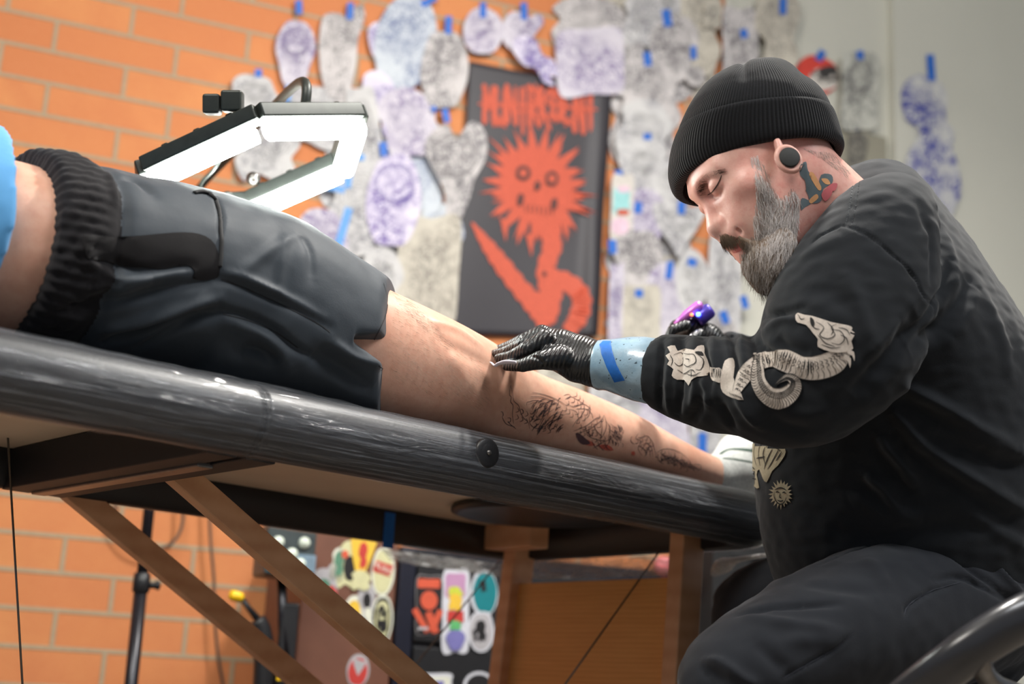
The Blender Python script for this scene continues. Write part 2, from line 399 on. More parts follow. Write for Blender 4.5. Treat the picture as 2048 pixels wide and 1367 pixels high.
# ================================================================ taped-up stencil papers
def paper_mat(name, base, ink, dens, scale=26.0, dark=0.0):
    n = N(name); v = n.coord('Object')
    a = n.noise(v, scale, 2, 0.5, 1.2); b = n.noise(v, scale*2.1, 2, 0.5, 0.8); m = n.noise(v, 9, 2, 0.5); big = n.noise(v, 14, 2, 0.5, 0.5)
    la = n.ramp(n.math('ABSOLUTE', n.math('SUBTRACT', a, 0.5)), [(0.0, (1, 1, 1)), (0.035, (1, 1, 1)), (0.06, (0, 0, 0))])
    lb = n.ramp(n.math('ABSOLUTE', n.math('SUBTRACT', b, 0.5)), [(0.0, (1, 1, 1)), (0.03, (1, 1, 1)), (0.055, (0, 0, 0))])
    mask = n.ramp(m, [(0.36, (0, 0, 0)), (0.56, (1, 1, 1))])
    fill = n.ramp(big, [(0.60, (0, 0, 0)), (0.70, (1, 1, 1))])
    f = n.math('MULTIPLY', n.math('MAXIMUM', la, n.math('MULTIPLY', lb, 0.7)), n.math('MULTIPLY', mask, dens))
    f = n.math('MAXIMUM', f, n.math('MULTIPLY', fill, dark))
    n.set(Base_Color=n.mix(f, base, ink), Roughness=0.7); n.bump(n.noise(v, 22, 3), 0.25, 0.004)
    return n.mat
P_BASE = srgb(208, 203, 212)
PM = {
 'p': paper_mat('tracing_paper_purple_ink', P_BASE, srgb(120, 104, 150), 0.75, 30, 0.12),
 'g': paper_mat('tracing_paper_grey_pencil', srgb(204, 199, 198), srgb(84, 82, 88), 0.8, 34, 0.25),
 'b': paper_mat('tracing_paper_blue_ink', srgb(200, 207, 214), srgb(110, 122, 158), 0.8, 30, 0.3),
 'P': paper_mat('tracing_paper_heavy_purple', srgb(220, 214, 228), srgb(104, 84, 156), 0.85, 28, 0.45),
 'w': paper_mat('tracing_paper_faint', srgb(204, 203, 202), srgb(124, 122, 132), 0.7, 30, 0.1),
 'y': paper_mat('tracing_paper_yellowed', srgb(200, 194, 180), srgb(124, 116, 108), 0.6, 26, 0.1),
 'k': paper_mat('clear_sheet_on_box', srgb(150, 146, 132), srgb(70, 68, 66), 0.9, 30, 0.5),
 'c': paper_mat('clear_sheet_on_wall', srgb(196, 196, 186), srgb(110, 110, 108), 0.8, 30, 0.1),
 'B': paper_mat('clear_sheet_blue_ink', srgb(206, 206, 202), srgb(50, 58, 150), 1.0, 24, 0.75),
}
INKM = {'p': simple('purple_ink_line', srgb(96, 82, 128), 0.7), 'g': simple('grey_ink_line', srgb(84, 82, 84), 0.7), 'b': simple('blue_ink_line', srgb(92, 108, 150), 0.7)}
INKM['k'] = INKM['c'] = INKM['g']; INKM['P'] = simple('violet_ink_line', srgb(70, 48, 140), 0.7); INKM['w'] = INKM['g']; INKM['y'] = INKM['g']; INKM['B'] = simple('deep_blue_ink_line', srgb(40, 48, 140), 0.7)
TAPEW = simple('blue_wall_tape', srgb(38, 104, 196), 0.6, var=0.06, bscale=150)
TAPEL = simple('pale_blue_wall_tape', srgb(96, 156, 222), 0.6, var=0.06, bscale=150)
SH = {
 'oval': [(0, -1), (.6, -.85), (.95, -.3), (.95, .3), (.6, .85), (0, 1), (-.6, .85), (-.95, .3), (-.95, -.3), (-.6, -.85)],
 'face': [(0, -1), (.5, -.92), (.95, -.55), (1, -.1), (.8, .35), (.55, .8), (0, 1), (-.5, .85), (-.8, .3), (-1, -.1), (-.95, -.5), (-.5, -.92)],
 'ear': [(-.2, -.85), (.2, -.8), (.45, -.95), (.8, -1), (.95, -.75), (.8, -.3), (.75, .2), (.6, .8), (.2, 1), (-.4, .9), (-.85, .4), (-1, -.2), (-.8, -.7)],
 'dome': [(-.6, -.9), (0, -1), (.45, -.8), (.7, -.2), (1, .3), (.9, .9), (.3, 1), (-.4, .85), (-1, .5), (-.9, 0), (-.85, -.6)],
 'wing': [(-.8, -.75), (-.3, -.95), (0, -.7), (.4, -1), (.9, -.85), (1, -.4), (.75, .1), (.65, .5), (.3, 1), (-.05, .9), (-.2, .4), (-.6, 0), (-1, -.4)],
 'blob': [(-.5, -.95), (.2, -1), (.7, -.7), (1, -.2), (.75, .25), (.9, .7), (.3, 1), (-.3, .8), (-.8, .95), (-1, .3), (-.75, -.2), (-.95, -.6)],
 'slab': [(-.95, -.98), (0, -1), (.95, -.98), (1, 0), (.97, .97), (0, 1), (-.96, .98), (-1, 0)],
 'drip': [(-.4, -1), (.4, -.95), (.8, -.5), (.6, 0), (.9, .4), (.5, .9), (.1, .75), (-.1, 1), (-.5, .7), (-.4, .2), (-.9, -.1), (-.85, -.7)],
 'tri': [(-1, -.9), (-.3, -1), (.4, -.8), (1, -.85), (.7, -.1), (.3, .5), (0, 1), (-.3, .6), (-.75, -.1)],
 'round': [(math.cos(a*PI/6), math.sin(a*PI/6)) for a in range(12)],
}
LAYER = [0]
def poly_on_wall(pts_px, off):
    return [on_plane(x, y, W(0, 0, off), WN) for x, y in pts_px]
def blob(cx, cy, w_, h_, rot, shape, jit=0.06, k=4):
    r = random.Random(int(cx*7+cy*13)); a = math.radians(rot); out = []
    for x, y in SH[shape]:
        x = x*w_/2*(1+r.uniform(-jit, jit)); y = y*h_/2*(1+r.uniform(-jit, jit))
        out.append((cx+x*math.cos(a)-y*math.sin(a), cy+x*math.sin(a)+y*math.cos(a), 0))
    return [(p.x, p.y) for p in smooth_loop(out, k)]
def ribbon(mb, pts, width, nrm, mi=0):
    """flat ink line following 3D points lying on a plane of normal nrm"""
    pts = [V(p) for p in pts]; vs = []; k = len(pts)
    for i, p in enumerate(pts):
        t = pts[min(i+1, k-1)]-pts[max(i-1, 0)]
        if t.length < 1e-7: t = V((1, 0, 0))
        s = t.normalized().cross(nrm)*(width/2*(1 if 0 < i < k-1 else 0.35)); vs += [p-s, p+s]
    mb.add(vs, [(2*i, 2*i+1, 2*i+3, 2*i+2) for i in range(k-1)], mi)
def tape_piece(mb, x, y, l, ang, off, wd=12, mi=0):
    a = math.radians(ang); dx, dy = math.cos(a), math.sin(a); c = [(x-dx*l/2-dy*wd/2, y-dy*l/2+dx*wd/2), (x+dx*l/2-dy*wd/2, y+dy*l/2+dx*wd/2), (x+dx*l/2+dy*wd/2, y+dy*l/2-dx*wd/2), (x-dx*l/2+dy*wd/2, y-dy*l/2-dx*wd/2)]
    mb.ngon(poly_on_wall(c, off), -WN*0.0004, mi)
def paper(cx, cy, w_, h_, rot, shape, kind, label, tapes=(), rings=0, name='stencil_drawing', cat='drawing', base_off=0.0):
    LAYER[0] += 1; off = 0.003+LAYER[0]*0.0007+base_off
    out = blob(cx, cy, w_, h_, rot, shape)
    o = MB().ngon(poly_on_wall(out, off), -WN*0.00035).build(name, PM[kind])
    tag(o, label, cat, 'stencil drawings taped to the wall')
    r = random.Random(int(cx+cy*3)); ink = MB(); a0 = math.radians(rot)
    def q(u, v_): x = u*w_/2; y = v_*h_/2; return (cx+x*math.cos(a0)-y*math.sin(a0), cy+x*math.sin(a0)+y*math.cos(a0))
    def line(uv, wd): ribbon(ink, poly_on_wall([q(u, v_) for u, v_ in uv], off+0.0006), wd, WN)
    cu, cv = r.uniform(-.1, .1), r.uniform(-.45, -.1)
    for k in range(5):    # ring-like contours, petals, hatched strokes of a tattoo design
        R_ = .62-.1*k; line([(cu+R_*(1+.1*math.sin(3*a+k))*math.cos(a), cv+R_*.7*(1+.12*math.sin(5*a))*math.sin(a)) for a in np.linspace(0, 2*PI, 30)], 0.0011)
    for k in range(16):
        a = r.uniform(0, 2*PI); u, v_ = r.uniform(-.5, .5), r.uniform(-.6, .75); s = r.uniform(.08, .28); b = r.uniform(-6, 6)
        line([(u+s*t*math.cos(a+b*t), v_+s*t*math.sin(a+b*t)) for t in np.linspace(0, 1, 12)], r.choice([0.0009, 0.0013, 0.002]))
    for k in range(10):
        u = -.5+.1*k; line([(u, .1+r.uniform(0, .1)), (u+.03, .3+r.uniform(0, .3))], 0.001)
    if rings:
        for k in range(rings): line([(.75*(1-.12*k)*math.cos(a), -.35+.42*(1-.12*k)*math.sin(a)) for a in np.linspace(0, 2*PI, 40)], 0.0025)
    ik = ink.build('ink_lines', INKM[kind], o); ik['label'] = 'hand-drawn ink lines'
    for (tx, ty, l, ang, *rest) in tapes:
        m = MB(); tape_piece(m, tx, ty, l, ang, off+0.0012, rest[0] if rest else 13)
        t = m.build('tape', TAPEL if (tx < 730 and ty > 180) else TAPEW, o); t['label'] = 'strip of blue tape'
    return o
PAPERS = [
 (725, 330, 190, 170, 0, 'blob', 'w', 'broad pale backing sheet just right of the lamp frame', ()),
 (800, 480, 170, 210, 8, 'blob', 'w', 'broad pale backing sheet under the violet skull drawing', ()),
 (690, 560, 150, 170, 0, 'blob', 'w', 'pale backing sheet low behind the top of the shorts', ()),
 (835, 330, 130, 190, 6, 'blob', 'b', 'pale backing sheet left of the shield-shaped drawing', ()),
 (850, 625, 120, 110, 0, 'blob', 'y', 'cream sheet ending just above the bare thigh', ()),
 (1255, 60, 130, 150, 0, 'blob', 'y', 'pale backing sheet at the frame top right of the banner corner', ()),
 (1325, 130, 150, 150, 6, 'blob', 'g', 'pale backing sheet behind the grey face-shaped drawing', ()),
 (1405, 150, 80, 150, 0, 'drip', 'y', 'brownish strip between the face drawing and the brick edge', ()),
 (1290, 250, 150, 150, 0, 'blob', 'g', 'pale backing sheet between the banner top and the beanie', ()),
 (1320, 400, 150, 150, 0, 'blob', 'w', 'pale backing sheet left of the forehead', ()),
 (1300, 500, 170, 130, 4, 'blob', 'w', 'pale backing sheet left of the nose', ()),
 (1320, 590, 160, 150, 0, 'blob', 'y', 'pale backing sheet left of the beard tip', ()),
 (1290, 680, 170, 120, 0, 'blob', 'w', 'pale backing sheet just above the forearm guard', ()),
 (1180, 48, 150, 110, 0, 'blob', 'g', 'grey pencil stencil at the top edge above the black banner corner, touching the frame top', ()),
 (640, 235, 150, 120, 10, 'blob', 'w', 'faint stencil sheet just above the glowing lamp frame', ()),
 (680, 105, 90, 190, 4, 'ear', 'g', 'tall cut-out drawing with an ear-like tab, right of the mirror-shaped one', ((700, 22, 34, 95),)),
 (590, 108, 78, 140, 3, 'face', 'p', 'mirror-shaped cut-out drawing with an oval ring, first beside the bare brick', ((598, 14, 28, 88), (576, 187, 32, 98)), 3),
 (512, 190, 110, 84, 4, 'dome', 'w', 'low dome-shaped stencil above the upper left corner of the lamp', ((517, 146, 14, 0, 16),)),
 (535, 300, 125, 125, 0, 'blob', 'w', 'pale stencil seen through the opening of the hexagonal lamp', ()),
 (765, 110, 46, 130, -12, 'drip', 'P', 'narrow violet strip of a drawing behind the large bluish oval', ()),
 (812, 85, 122, 195, 10, 'oval', 'b', 'large bluish oval stencil hanging from the top of the wall', ((858, 2, 34, -28),)),
 (770, 215, 74, 150, -18, 'drip', 'P', 'slanting thin violet drawing below the large bluish oval', ()),
 (820, 250, 120, 150, -20, 'blob', 'p', 'pale violet stencil between the lamp and the shield-shaped drawing', ()),
 (888, 140, 96, 160, 2, 'oval', 'g', 'long grey rounded stencil touching the upper left of the black banner', ((897, 50, 36, 92),)),
 (730, 260, 60, 170, -8, 'slab', 'w', 'plain pale strip right of the lamp tip', ()),
 (965, 62, 82, 92, 0, 'round', 'p', 'small round drawing above the upper left banner corner', ((966, 20, 30, 90),)),
 (1040, 62, 78, 84, 20, 'ear', 'p', 'small ear-shaped drawing above the banner, next to the round one', ((1048, 22, 34, 88),)),
 (1072, 120, 58, 120, -38, 'drip', 'P', 'slanting tail-shaped drawing overlapping the top edge of the banner', (), 0, 0.012),
 (710, 420, 110, 190, 10, 'blob', 'w', 'big pale sheet with long blue tape marks right of the lamp', ((718, 314, 22, 5, 12), (697, 355, 42, 97, 14), (665, 375, 50, 12, 13), (686, 458, 88, 106, 16))),
 (640, 500, 110, 170, 8, 'blob', 'p', 'pale violet sheet low behind the raised hip of the shorts', ()),
 (880, 480, 90, 150, 6, 'blob', 'b', 'pale bluish sheet between the violet skull drawing and the banner', ()),
 (905, 345, 124, 200, 6, 'wing', 'g', 'shield-shaped drawing hanging beside the left edge of the banner', ((892, 231, 28, 78), (868, 218, 12, 60, 10)), 2),
 (855, 545, 120, 230, 4, 'slab', 'y', 'tall cream sheet left of the lower banner edge', ()),
 (760, 560, 90, 130, 12, 'blob', 'w', 'pale sheet just above the hem of the shorts', ()),
 (787, 400, 108, 190, 4, 'oval', 'P', 'heavy violet skull-like ink drawing left of the shield-shaped one', ((767, 298, 28, 84, 15),), 2),
 (1235, 120, 110, 150, 4, 'blob', 'g', 'grey busy drawing over the right part of the banner top', ()),
 (1180, 125, 130, 130, -2, 'slab', 'p', 'square mauve pencil sheet directly above the banner top edge', ()),
 (1395, 60, 110, 200, 4, 'drip', 'y', 'cream strip of paper next to the end of the brick wall', ()),
 (1290, 40, 90, 110, 0, 'blob', 'w', 'pale clipped sheet at the frame top right of the banner', ()),
 (1335, 10, 50, 40, 0, 'slab', 'w', 'small white sheet cut by the frame top above the face drawing', ()),
 (1390, 152, 38, 44, -25, 'oval', 'g', 'small dark grey oval drawing left of the beanie top', ()),
 (1345, 100, 98, 140, 4, 'face', 'g', 'grey face-shaped drawing under a blue tape left of the beanie top', ((1334, 36, 34, 82, 17), (1295, 118, 28, 84, 15), (1387, 105, 26, 88, 12)), 2),
 (1300, 185, 110, 130, 0, 'blob', 'g', 'dark pencil drawing of curls right of the banner top corner', ()),
 (1290, 260, 116, 120, 8, 'blob', 'w', 'ragged pale sheet between banner and beanie', ()),
 (1285, 330, 92, 120, 0, 'face', 'w', 'smooth pale sheet with a blue tab at its top, left of the beanie cuff', ((1295, 273, 16, 0, 13), (1238, 352, 24, 80, 16))),
 (1345, 365, 90, 100, 0, 'round', 'w', 'round pale sheet next to the forehead', ()),
 (1290, 430, 84, 100, 10, 'blob', 'p', 'pale mauve sheet beside the colourful skateboard sticker', ((1276, 415, 22, 95, 16),)),
 (1358, 458, 110, 110, 0, 'tri', 'w', 'pale triangular sheet in front of the nose', ((1363, 415, 26, 92, 15),)),
 (1275, 520, 100, 120, 4, 'face', 'g', 'pale sheet with faint grey writing marks right of the lower banner', ((1225, 493, 28, 85, 16),)),
 (1340, 600, 84, 150, -10, 'blob', 'p', 'mauve drawing under an upright blue tape near the second glove', ((1339, 540, 36, 98, 14),)),
 (1384, 560, 68, 120, 0, 'oval', 'w', 'narrow pale oval below a blue tab, left of the beard', ((1384, 524, 18, 20, 16),)),
 (1278, 640, 80, 130, 2, 'slab', 'y', 'yellowed sheet hanging under an orange gap right of the banner foot', ((1278, 586, 16, 90, 16),)),
 (1232, 610, 28, 160, 2, 'slab', 'p', 'narrow mauve strip along the right edge of the banner', ()),
 (1425, 30, 40, 60, 0, 'blob', 'y', 'little cream scrap at the frame top by the brick edge', ()),
 # on the white wall
 (1480, 110, 70, 180, 0, 'slab', 'g', 'pencil drawing of flowers left on the white wall above the beanie', ((1488, 67, 18, 75, 14),)),
 (1555, 70, 105, 190, 8, 'drip', 'y', 'long brownish drawing on the white wall right above the beanie', ((1566, 12, 34, 92, 14),)),
 (1450, 560, 66, 220, 2, 'slab', 'w', 'plain pale sheet on the white wall in front of the beard', ()),
 (1448, 680, 60, 90, 4, 'blob', 'g', 'pale sheet with two blue tabs beneath the beard', ((1449, 634, 26, 70, 16), (1489, 604, 26, 75, 14))),
 (1720, 180, 74, 150, 2, 'slab', 'c', 'small sheet with a sun face drawn in grey, right of the red oval sticker', ((1720, 110, 18, 88, 14),), 3),
 (1235, 830, 120, 180, 6, 'slab', 'w', 'pale lilac sheet seen below the forearm sleeve', ()),
 (1330, 830, 120, 170, 0, 'blob', 'p', 'mauve sheet seen under the elbow', ()),
 (1120, 770, 90, 100, 0, 'slab', 'y', 'cream sheet seen under the wrist of the glove', ()),
 (1410, 850, 60, 120, 0, 'slab', 'w', 'pale sheet with a blue tape between elbow and foot', ((1405, 890, 50, 90, 17),)),
]
for P_ in PAPERS:
    cx, cy, w_, h_, rot, shp, kd, lab, tp_ = P_[:9]
    rg = P_[9] if len(P_) > 9 else 0; bo = P_[10] if len(P_) > 10 else 0
    paper(cx, cy, w_, h_, rot, shp, kd, lab, tp_, rg, base_off=bo)
# red-black oval sticker
def disc(mb, cx, cy, w_, h_, rot, off, mi=0, shape='oval'): mb.ngon(poly_on_wall(blob(cx, cy, w_, h_, rot, shape, 0.0), off), -WN*0.0005, mi)
RED = simple('sticker_red', srgb(214, 70, 58), 0.5); DK = simple('sticker_dark', srgb(58, 56, 56), 0.5); PALE = simple('sticker_pale', srgb(206, 200, 192), 0.5)
m = MB(); disc(m, 1634, 150, 90, 74, 25, 0.006, 0); disc(m, 1648, 158, 62, 46, -10, 0.007, 2); disc(m, 1655, 148, 46, 32, -12, 0.0078, 1)
for k in range(9): disc(m, 1628+k*7, 146+(k*5) % 17, 9, 8, 30*k, 0.0086, 2 if k % 2 else 1)
rs = m.build('round_print', [RED, DK, PALE]); tag(rs, 'red and black oval print taped to the white wall right of the beanie', 'sticker')
m = MB(); tape_piece(m, 1641, 111, 22, -60, 0.0095, 15); m.build('tape', TAPEW, rs)
# grey box on the wall with a drawing taped on it
GREYB = simple('grey_green_metal', srgb(152, 148, 132), 0.5, bscale=10, var=0.04)
def wq(px, py, off): t_, z_ = wallpx(px, py, off); return t_, z_
tA, zA = wq(1640, 243, 0.03); tB, _ = wq(1776, 275, 0.03)
m = MB(); zt = zA+0.0
m.box8([W(tA-0.1, zt-0.75, 0.03), W(tB-0.004, zt-0.75, 0.03), W(tB-0.004, zt-0.75, 0), W(tA-0.1, zt-0.75, 0), W(tA-0.1, zt, 0.03), W(tB-0.004, zt, 0.03), W(tB-0.004, zt, 0), W(tA-0.1, zt, 0)])
gb = m.build('wall_cabinet', GREYB, bevel=0.003); tag(gb, 'flat grey green metal box on the white wall behind the neck', 'wall box')
m = MB(); m.box8([W(tA-0.08, zt-0.72, 0.033), W(tB-0.025, zt-0.72, 0.033), W(tB-0.025, zt-0.72, 0.029), W(tA-0.08, zt-0.72, 0.029), W(tA-0.08, zt-0.02, 0.033), W(tB-0.025, zt-0.02, 0.033), W(tB-0.025, zt-0.02, 0.029), W(tA-0.08, zt-0.02, 0.029)])
m.build('door', GREYB, gb, bevel=0.001)
LAYER[0] = 0
paper(1713, 310, 40, 120, 4, 'slab', 'k', 'narrow drawing with a dark upright bar taped on the grey green wall box', ((1713, 250, 22, 88, 14),), base_off=0.035)
paper(1858, 240, 110, 175, -6, 'drip', 'B', 'large sheet with deep blue ink on the far right of the white wall, upper part', ((1862, 135, 52, 86, 15),), base_off=0.036)
o = paper(1862, 400, 120, 260, 4, 'blob', 'B', 'lower blue ink sheet on the far right white wall, ending behind the shoulder', (), base_off=0.045)

# ================================================================ black banner with orange artwork
BANB = simple('black_banner_cloth', srgb(50, 47, 52), 0.55, bscale=300, var=0.08)
ORG = simple('orange_print', srgb(196, 86, 62), 0.7, bscale=220, var=0.22)
BW = [(935, 124), (1222, 181), (1207, 400), (1192, 672), (905, 660), (918, 400)]
off = 0.012
b00 = wallpx(937, 124, off); b10 = wallpx(1221, 181, off); b01 = wallpx(906, 668, off); b11 = wallpx(1190, 676, off)
NXB, NYB = 40, 50; vs = []
def banner_pt(u, v_, lift=0.0):
    t_ = (b00[0]*(1-u)+b10[0]*u)*(1-v_)+(b01[0]*(1-u)+b11[0]*u)*v_; z_ = (b00[1]*(1-u)+b10[1]*u)*(1-v_)+(b01[1]*(1-u)+b11[1]*u)*v_
    # right edge stands off the wall as a soft roll
    bul = 0.020*math.exp(-((u-0.93)/0.05)**2)*(0.25+0.75*v_) + 0.005*math.sin(u*5+v_*3)*v_ + 0.004*math.sin(v_*9)*u
    return W(t_, z_, off+0.006+bul+lift)
for j in range(NYB+1):
    for i in range(NXB+1): vs.append(banner_pt(i/NXB, j/NYB))
fs = [(j*(NXB+1)+i, j*(NXB+1)+i+1, (j+1)*(NXB+1)+i+1, (j+1)*(NXB+1)+i) for j in range(NYB) for i in range(NXB)]
ban = mesh('banner', vs, fs, BANB); sd = ban.modifiers.new('th', 'SOLIDIFY'); sd.thickness = 0.0012
tag(ban, 'black cloth banner with orange spiky skull artwork hanging on the brick wall', 'banner')
def px_to_uv(px, py):
    # invert bilinear banner mapping from pixels
    t_, z_ = wallpx(px, py, off+0.006); u, v_ = 0.5, 0.5
    for _ in range(12):
        def f(u, v_): return ((b00[0]*(1-u)+b10[0]*u)*(1-v_)+(b01[0]*(1-u)+b11[0]*u)*v_, (b00[1]*(1-u)+b10[1]*u)*(1-v_)+(b01[1]*(1-u)+b11[1]*u)*v_)
        a = f(u, v_); e = 1e-4; du = f(u+e, v_); dv = f(u, v_+e)
        J = np.array([[(du[0]-a[0])/e, (dv[0]-a[0])/e], [(du[1]-a[1])/e, (dv[1]-a[1])/e]]); s = np.linalg.solve(J, [t_-a[0], z_-a[1]]); u += s[0]; v_ += s[1]
    return u, v_
from mathutils.geometry import delaunay_2d_cdt
def fill2d(pts, grid):
    n = len(pts); xs = [p[0] for p in pts]; ys = [p[1] for p in pts]
    def ins(x, y):
        c = False; j = n-1
        for i in range(n):
            if (ys[i] > y) != (ys[j] > y) and x < (xs[j]-xs[i])*(y-ys[i])/(ys[j]-ys[i])+xs[i]: c = not c
            j = i
        return c
    inner = [(x, y) for y in np.arange(min(ys)+grid/2, max(ys), grid) for x in np.arange(min(xs)+grid/2, max(xs), grid) if ins(x, y)]
    r_ = delaunay_2d_cdt([V((p[0], p[1])) for p in list(pts)+inner], [(i, (i+1) % n) for i in range(n)], [], 1, 0.01)
    P = [(v.x, v.y) for v in r_[0]]; return P, [tuple(f) for f in r_[2] if ins(sum(P[i][0] for i in f)/3, sum(P[i][1] for i in f)/3)]
def ban_poly(mb, pts, mi=0, lift=0.001):
    # triangulated & draped over the banner surface
    vs2, fs2 = fill2d(pts, 16); mb.add([banner_pt(*px_to_uv(x, y), lift+0.0025) for x, y in vs2], fs2, mi)
art = MB()
r = random.Random(4)
def star(cx, cy, rx, ry, n, spike, rot=0):
    pts = []
    for k in range(n*2):
        a = PI*k/n+rot; s = 1.0 if k % 2 else spike*r.uniform(.82, 1.18); pts.append((cx+rx*s*math.cos(a), cy+ry*s*math.sin(a)+rx*s*math.cos(a)*0.16))
    return pts
ban_poly(art, star(1073, 372, 70, 74, 21, 1.55, 0.1))
# second tier of thin spikes
for k in range(26):
    a = 2*PI*k/26+r.uniform(-.1, .1); L0, L1 = 66, r.uniform(100, 128); cx, cy = 1073, 372
    p0 = (cx+L0*math.cos(a-.09), cy+L0*math.sin(a-.09)+L0*math.cos(a)*.16); p1 = (cx+L0*math.cos(a+.09), cy+L0*math.sin(a+.09)+L0*math.cos(a)*.16); p2 = (cx+L1*math.cos(a), cy+L1*math.sin(a)+L1*math.cos(a)*.16)
    ban_poly(art, [p0, p2, p1], 0, 0.0012)
# jagged lettering block
r = random.Random(9)
def letter(x0, y0, w_, h_, kind):
    s = 0.20; f = lambda u, v_: (x0+u*w_, y0+v_*h_+u*w_*s)
    strokes = {'m': [[(0, 1), (0, 0), (.5, .55), (1, 0), (1, 1)]], 'u': [[(0, 0), (0, .9), (.5, 1), (1, .9), (1, 0)]], 'n': [[(0, 1), (0, 0), (1, 1), (1, 0)]], 'i': [[(.5, 0), (.5, 1)]],
               'o': [[(.1, .1), (.9, .1), (.95, .9), (.05, .9), (.1, .1)]], 'e': [[(1, 0), (0, .1), (0, .9), (1, 1)], [(0, .5), (.8, .5)]], 't': [[(0, .05), (1, .05)], [(.5, 0), (.5, 1.15)]], 'k': [[(0, 0), (0, 1)], [(1, 0), (0, .5), (1, 1.1)]],
               'r': [[(0, 1.1), (0, 0), (.9, .1), (.8, .5), (.1, .5), (1, 1.1)]], 'a': [[(0, 1.1), (.5, 0), (1, 1.1)], [(.2, .6), (.8, .6)]]}[kind]
    for st in strokes:
        for (a, b) in zip(st, st[1:]):
            p, q_ = f(*a), f(*b); dx, dy = q_[0]-p[0], q_[1]-p[1]; l = math.hypot(dx, dy); nx, ny = -dy/l*5.6, dx/l*5.6
            ban_poly(art, [(p[0]-nx-dx/l*3, p[1]-ny-dy/l*3), (q_[0]-nx*.6, q_[1]-ny*.6), (q_[0]+dx/l*9, q_[1]+dy/l*9), (q_[0]+nx*.6, q_[1]+ny*.6), (p[0]+nx-dx/l*3, p[1]+ny-dy/l*3), (p[0]-dx/l*9, p[1]-dy/l*9)], 0, 0.001)
            mx, my = (p[0]+q_[0])/2, (p[1]+q_[1])/2
            for sg in (-1, 1): ban_poly(art, [(mx+nx*sg-dx/l*4, my+ny*sg-dy/l*4), (mx+nx*sg*2.6+r.uniform(-3, 3), my+ny*sg*2.6+r.uniform(-3, 3)), (mx+nx*sg+dx/l*4, my+ny*sg+dy/l*4)], 0, 0.001)
for i, ch in enumerate('munirkoent'): letter(968+i*22.5, 176+(4 if i % 2 else 0)+ (9-i)*0.0, 17, 66+6*((i*3) % 3)+ (18 if i in (3, 8) else 0), ch)
# arms
def limb2(mb, pts, wds, lift=0.0014):
    L_, R_ = [], []; sp = smooth_loop([(x, y, w_) for (x, y), w_ in zip(pts, wds)], 6, False)
    for i, p in enumerate(sp):
        a = sp[max(i-1, 0)]; b = sp[min(i+1, len(sp)-1)]; dx, dy = b.x-a.x, b.y-a.y; l = math.hypot(dx, dy) or 1
        wob = p.z*(1+.12*math.sin(i*2.1)); L_.append((p.x-dy/l*wob/2, p.y+dx/l*wob/2)); R_.append((p.x+dy/l*wob/2, p.y-dx/l*wob/2))
    for i in range(len(sp)-1): ban_poly(mb, [L_[i], L_[i+1], R_[i+1], R_[i]], 0, lift)
limb2(art, [(942, 446), (972, 488), (1004, 530), (1042, 578), (1078, 618), (1096, 652)], [4, 24, 34, 36, 44, 34])
limb2(art, [(1092, 430), (1104, 490), (1090, 540), (1100, 585), (1096, 640)], [40, 38, 34, 44, 30])
limb2(art, [(1100, 556), (1140, 570), (1158, 600), (1150, 640), (1132, 664)], [40, 38, 32, 34, 26])
for x, y in ((1008, 470), (1050, 455), (1130, 470), (1060, 500)): ban_poly(art, [(x-9, y-34), (x+9, y-30), (x+3, y+14)], 0, 0.0012)
a_ = art.build('orange_artwork', ORG, ban); a_['label'] = 'orange skull, arms and jagged lettering printed on the cloth'
DKO = simple('dark_print', srgb(84, 48, 44), 0.7); eyes = MB()
def bell(cx, cy, w_, h_, rot=10): return blob(cx, cy, w_, h_, rot, 'oval', 0.05)
for nm, (cx, cy, w_, h_) in (('eye_hole', (1045, 347, 30, 30)), ('eye_hole', (1103, 358, 28, 30)), ('nose_hole', (1074, 372, 13, 20)), ('cheek_hole', (1040, 400, 14, 26)), ('cheek_hole', (1108, 408, 14, 24)), ('joint_hole', (1088, 548, 10, 10))):
    hb0 = MB(); ban_poly(hb0, bell(cx, cy, w_, h_), 0, 0.003); ho = hb0.build(nm, DKO, ban)
    if nm == 'eye_hole': hb0 = MB(); ban_poly(hb0, bell(cx, cy, 15, 15), 0, 0.004); hb0.build('iris', ORG, ho)
teeth = MB()
for k in range(7): ban_poly(teeth, [(1050+k*9, 408+k*1.2), (1052+k*9, 408+k*1.2), (1052+k*9, 424+k*1.2), (1050+k*9, 424+k*1.2)], 0, 0.003)
teeth.build('teeth_lines', DKO, ban)
# small skateboard-shaped sticker beside the banner
m = MB(); CY = simple('sticker_cyan', srgb(150, 205, 205), 0.5); PK = simple('sticker_pink', srgb(220, 190, 205), 0.5)
disc(m, 1244, 415, 44, 128, 2, 0.036, 2, 'slab'); disc(m, 1243, 402, 32, 50, 2, 0.037, 0, 'slab'); disc(m, 1246, 424, 26, 12, 0, 0.038, 1); disc(m, 1247, 378, 26, 14, 0, 0.038, 3); disc(m, 1240, 452, 36, 34, 0, 0.0375, 3)
ss = m.build('skateboard_sticker', [CY, ORG, PALE, PK]); tag(ss, 'small rounded sticker with turquoise centre just right of the banner', 'sticker')

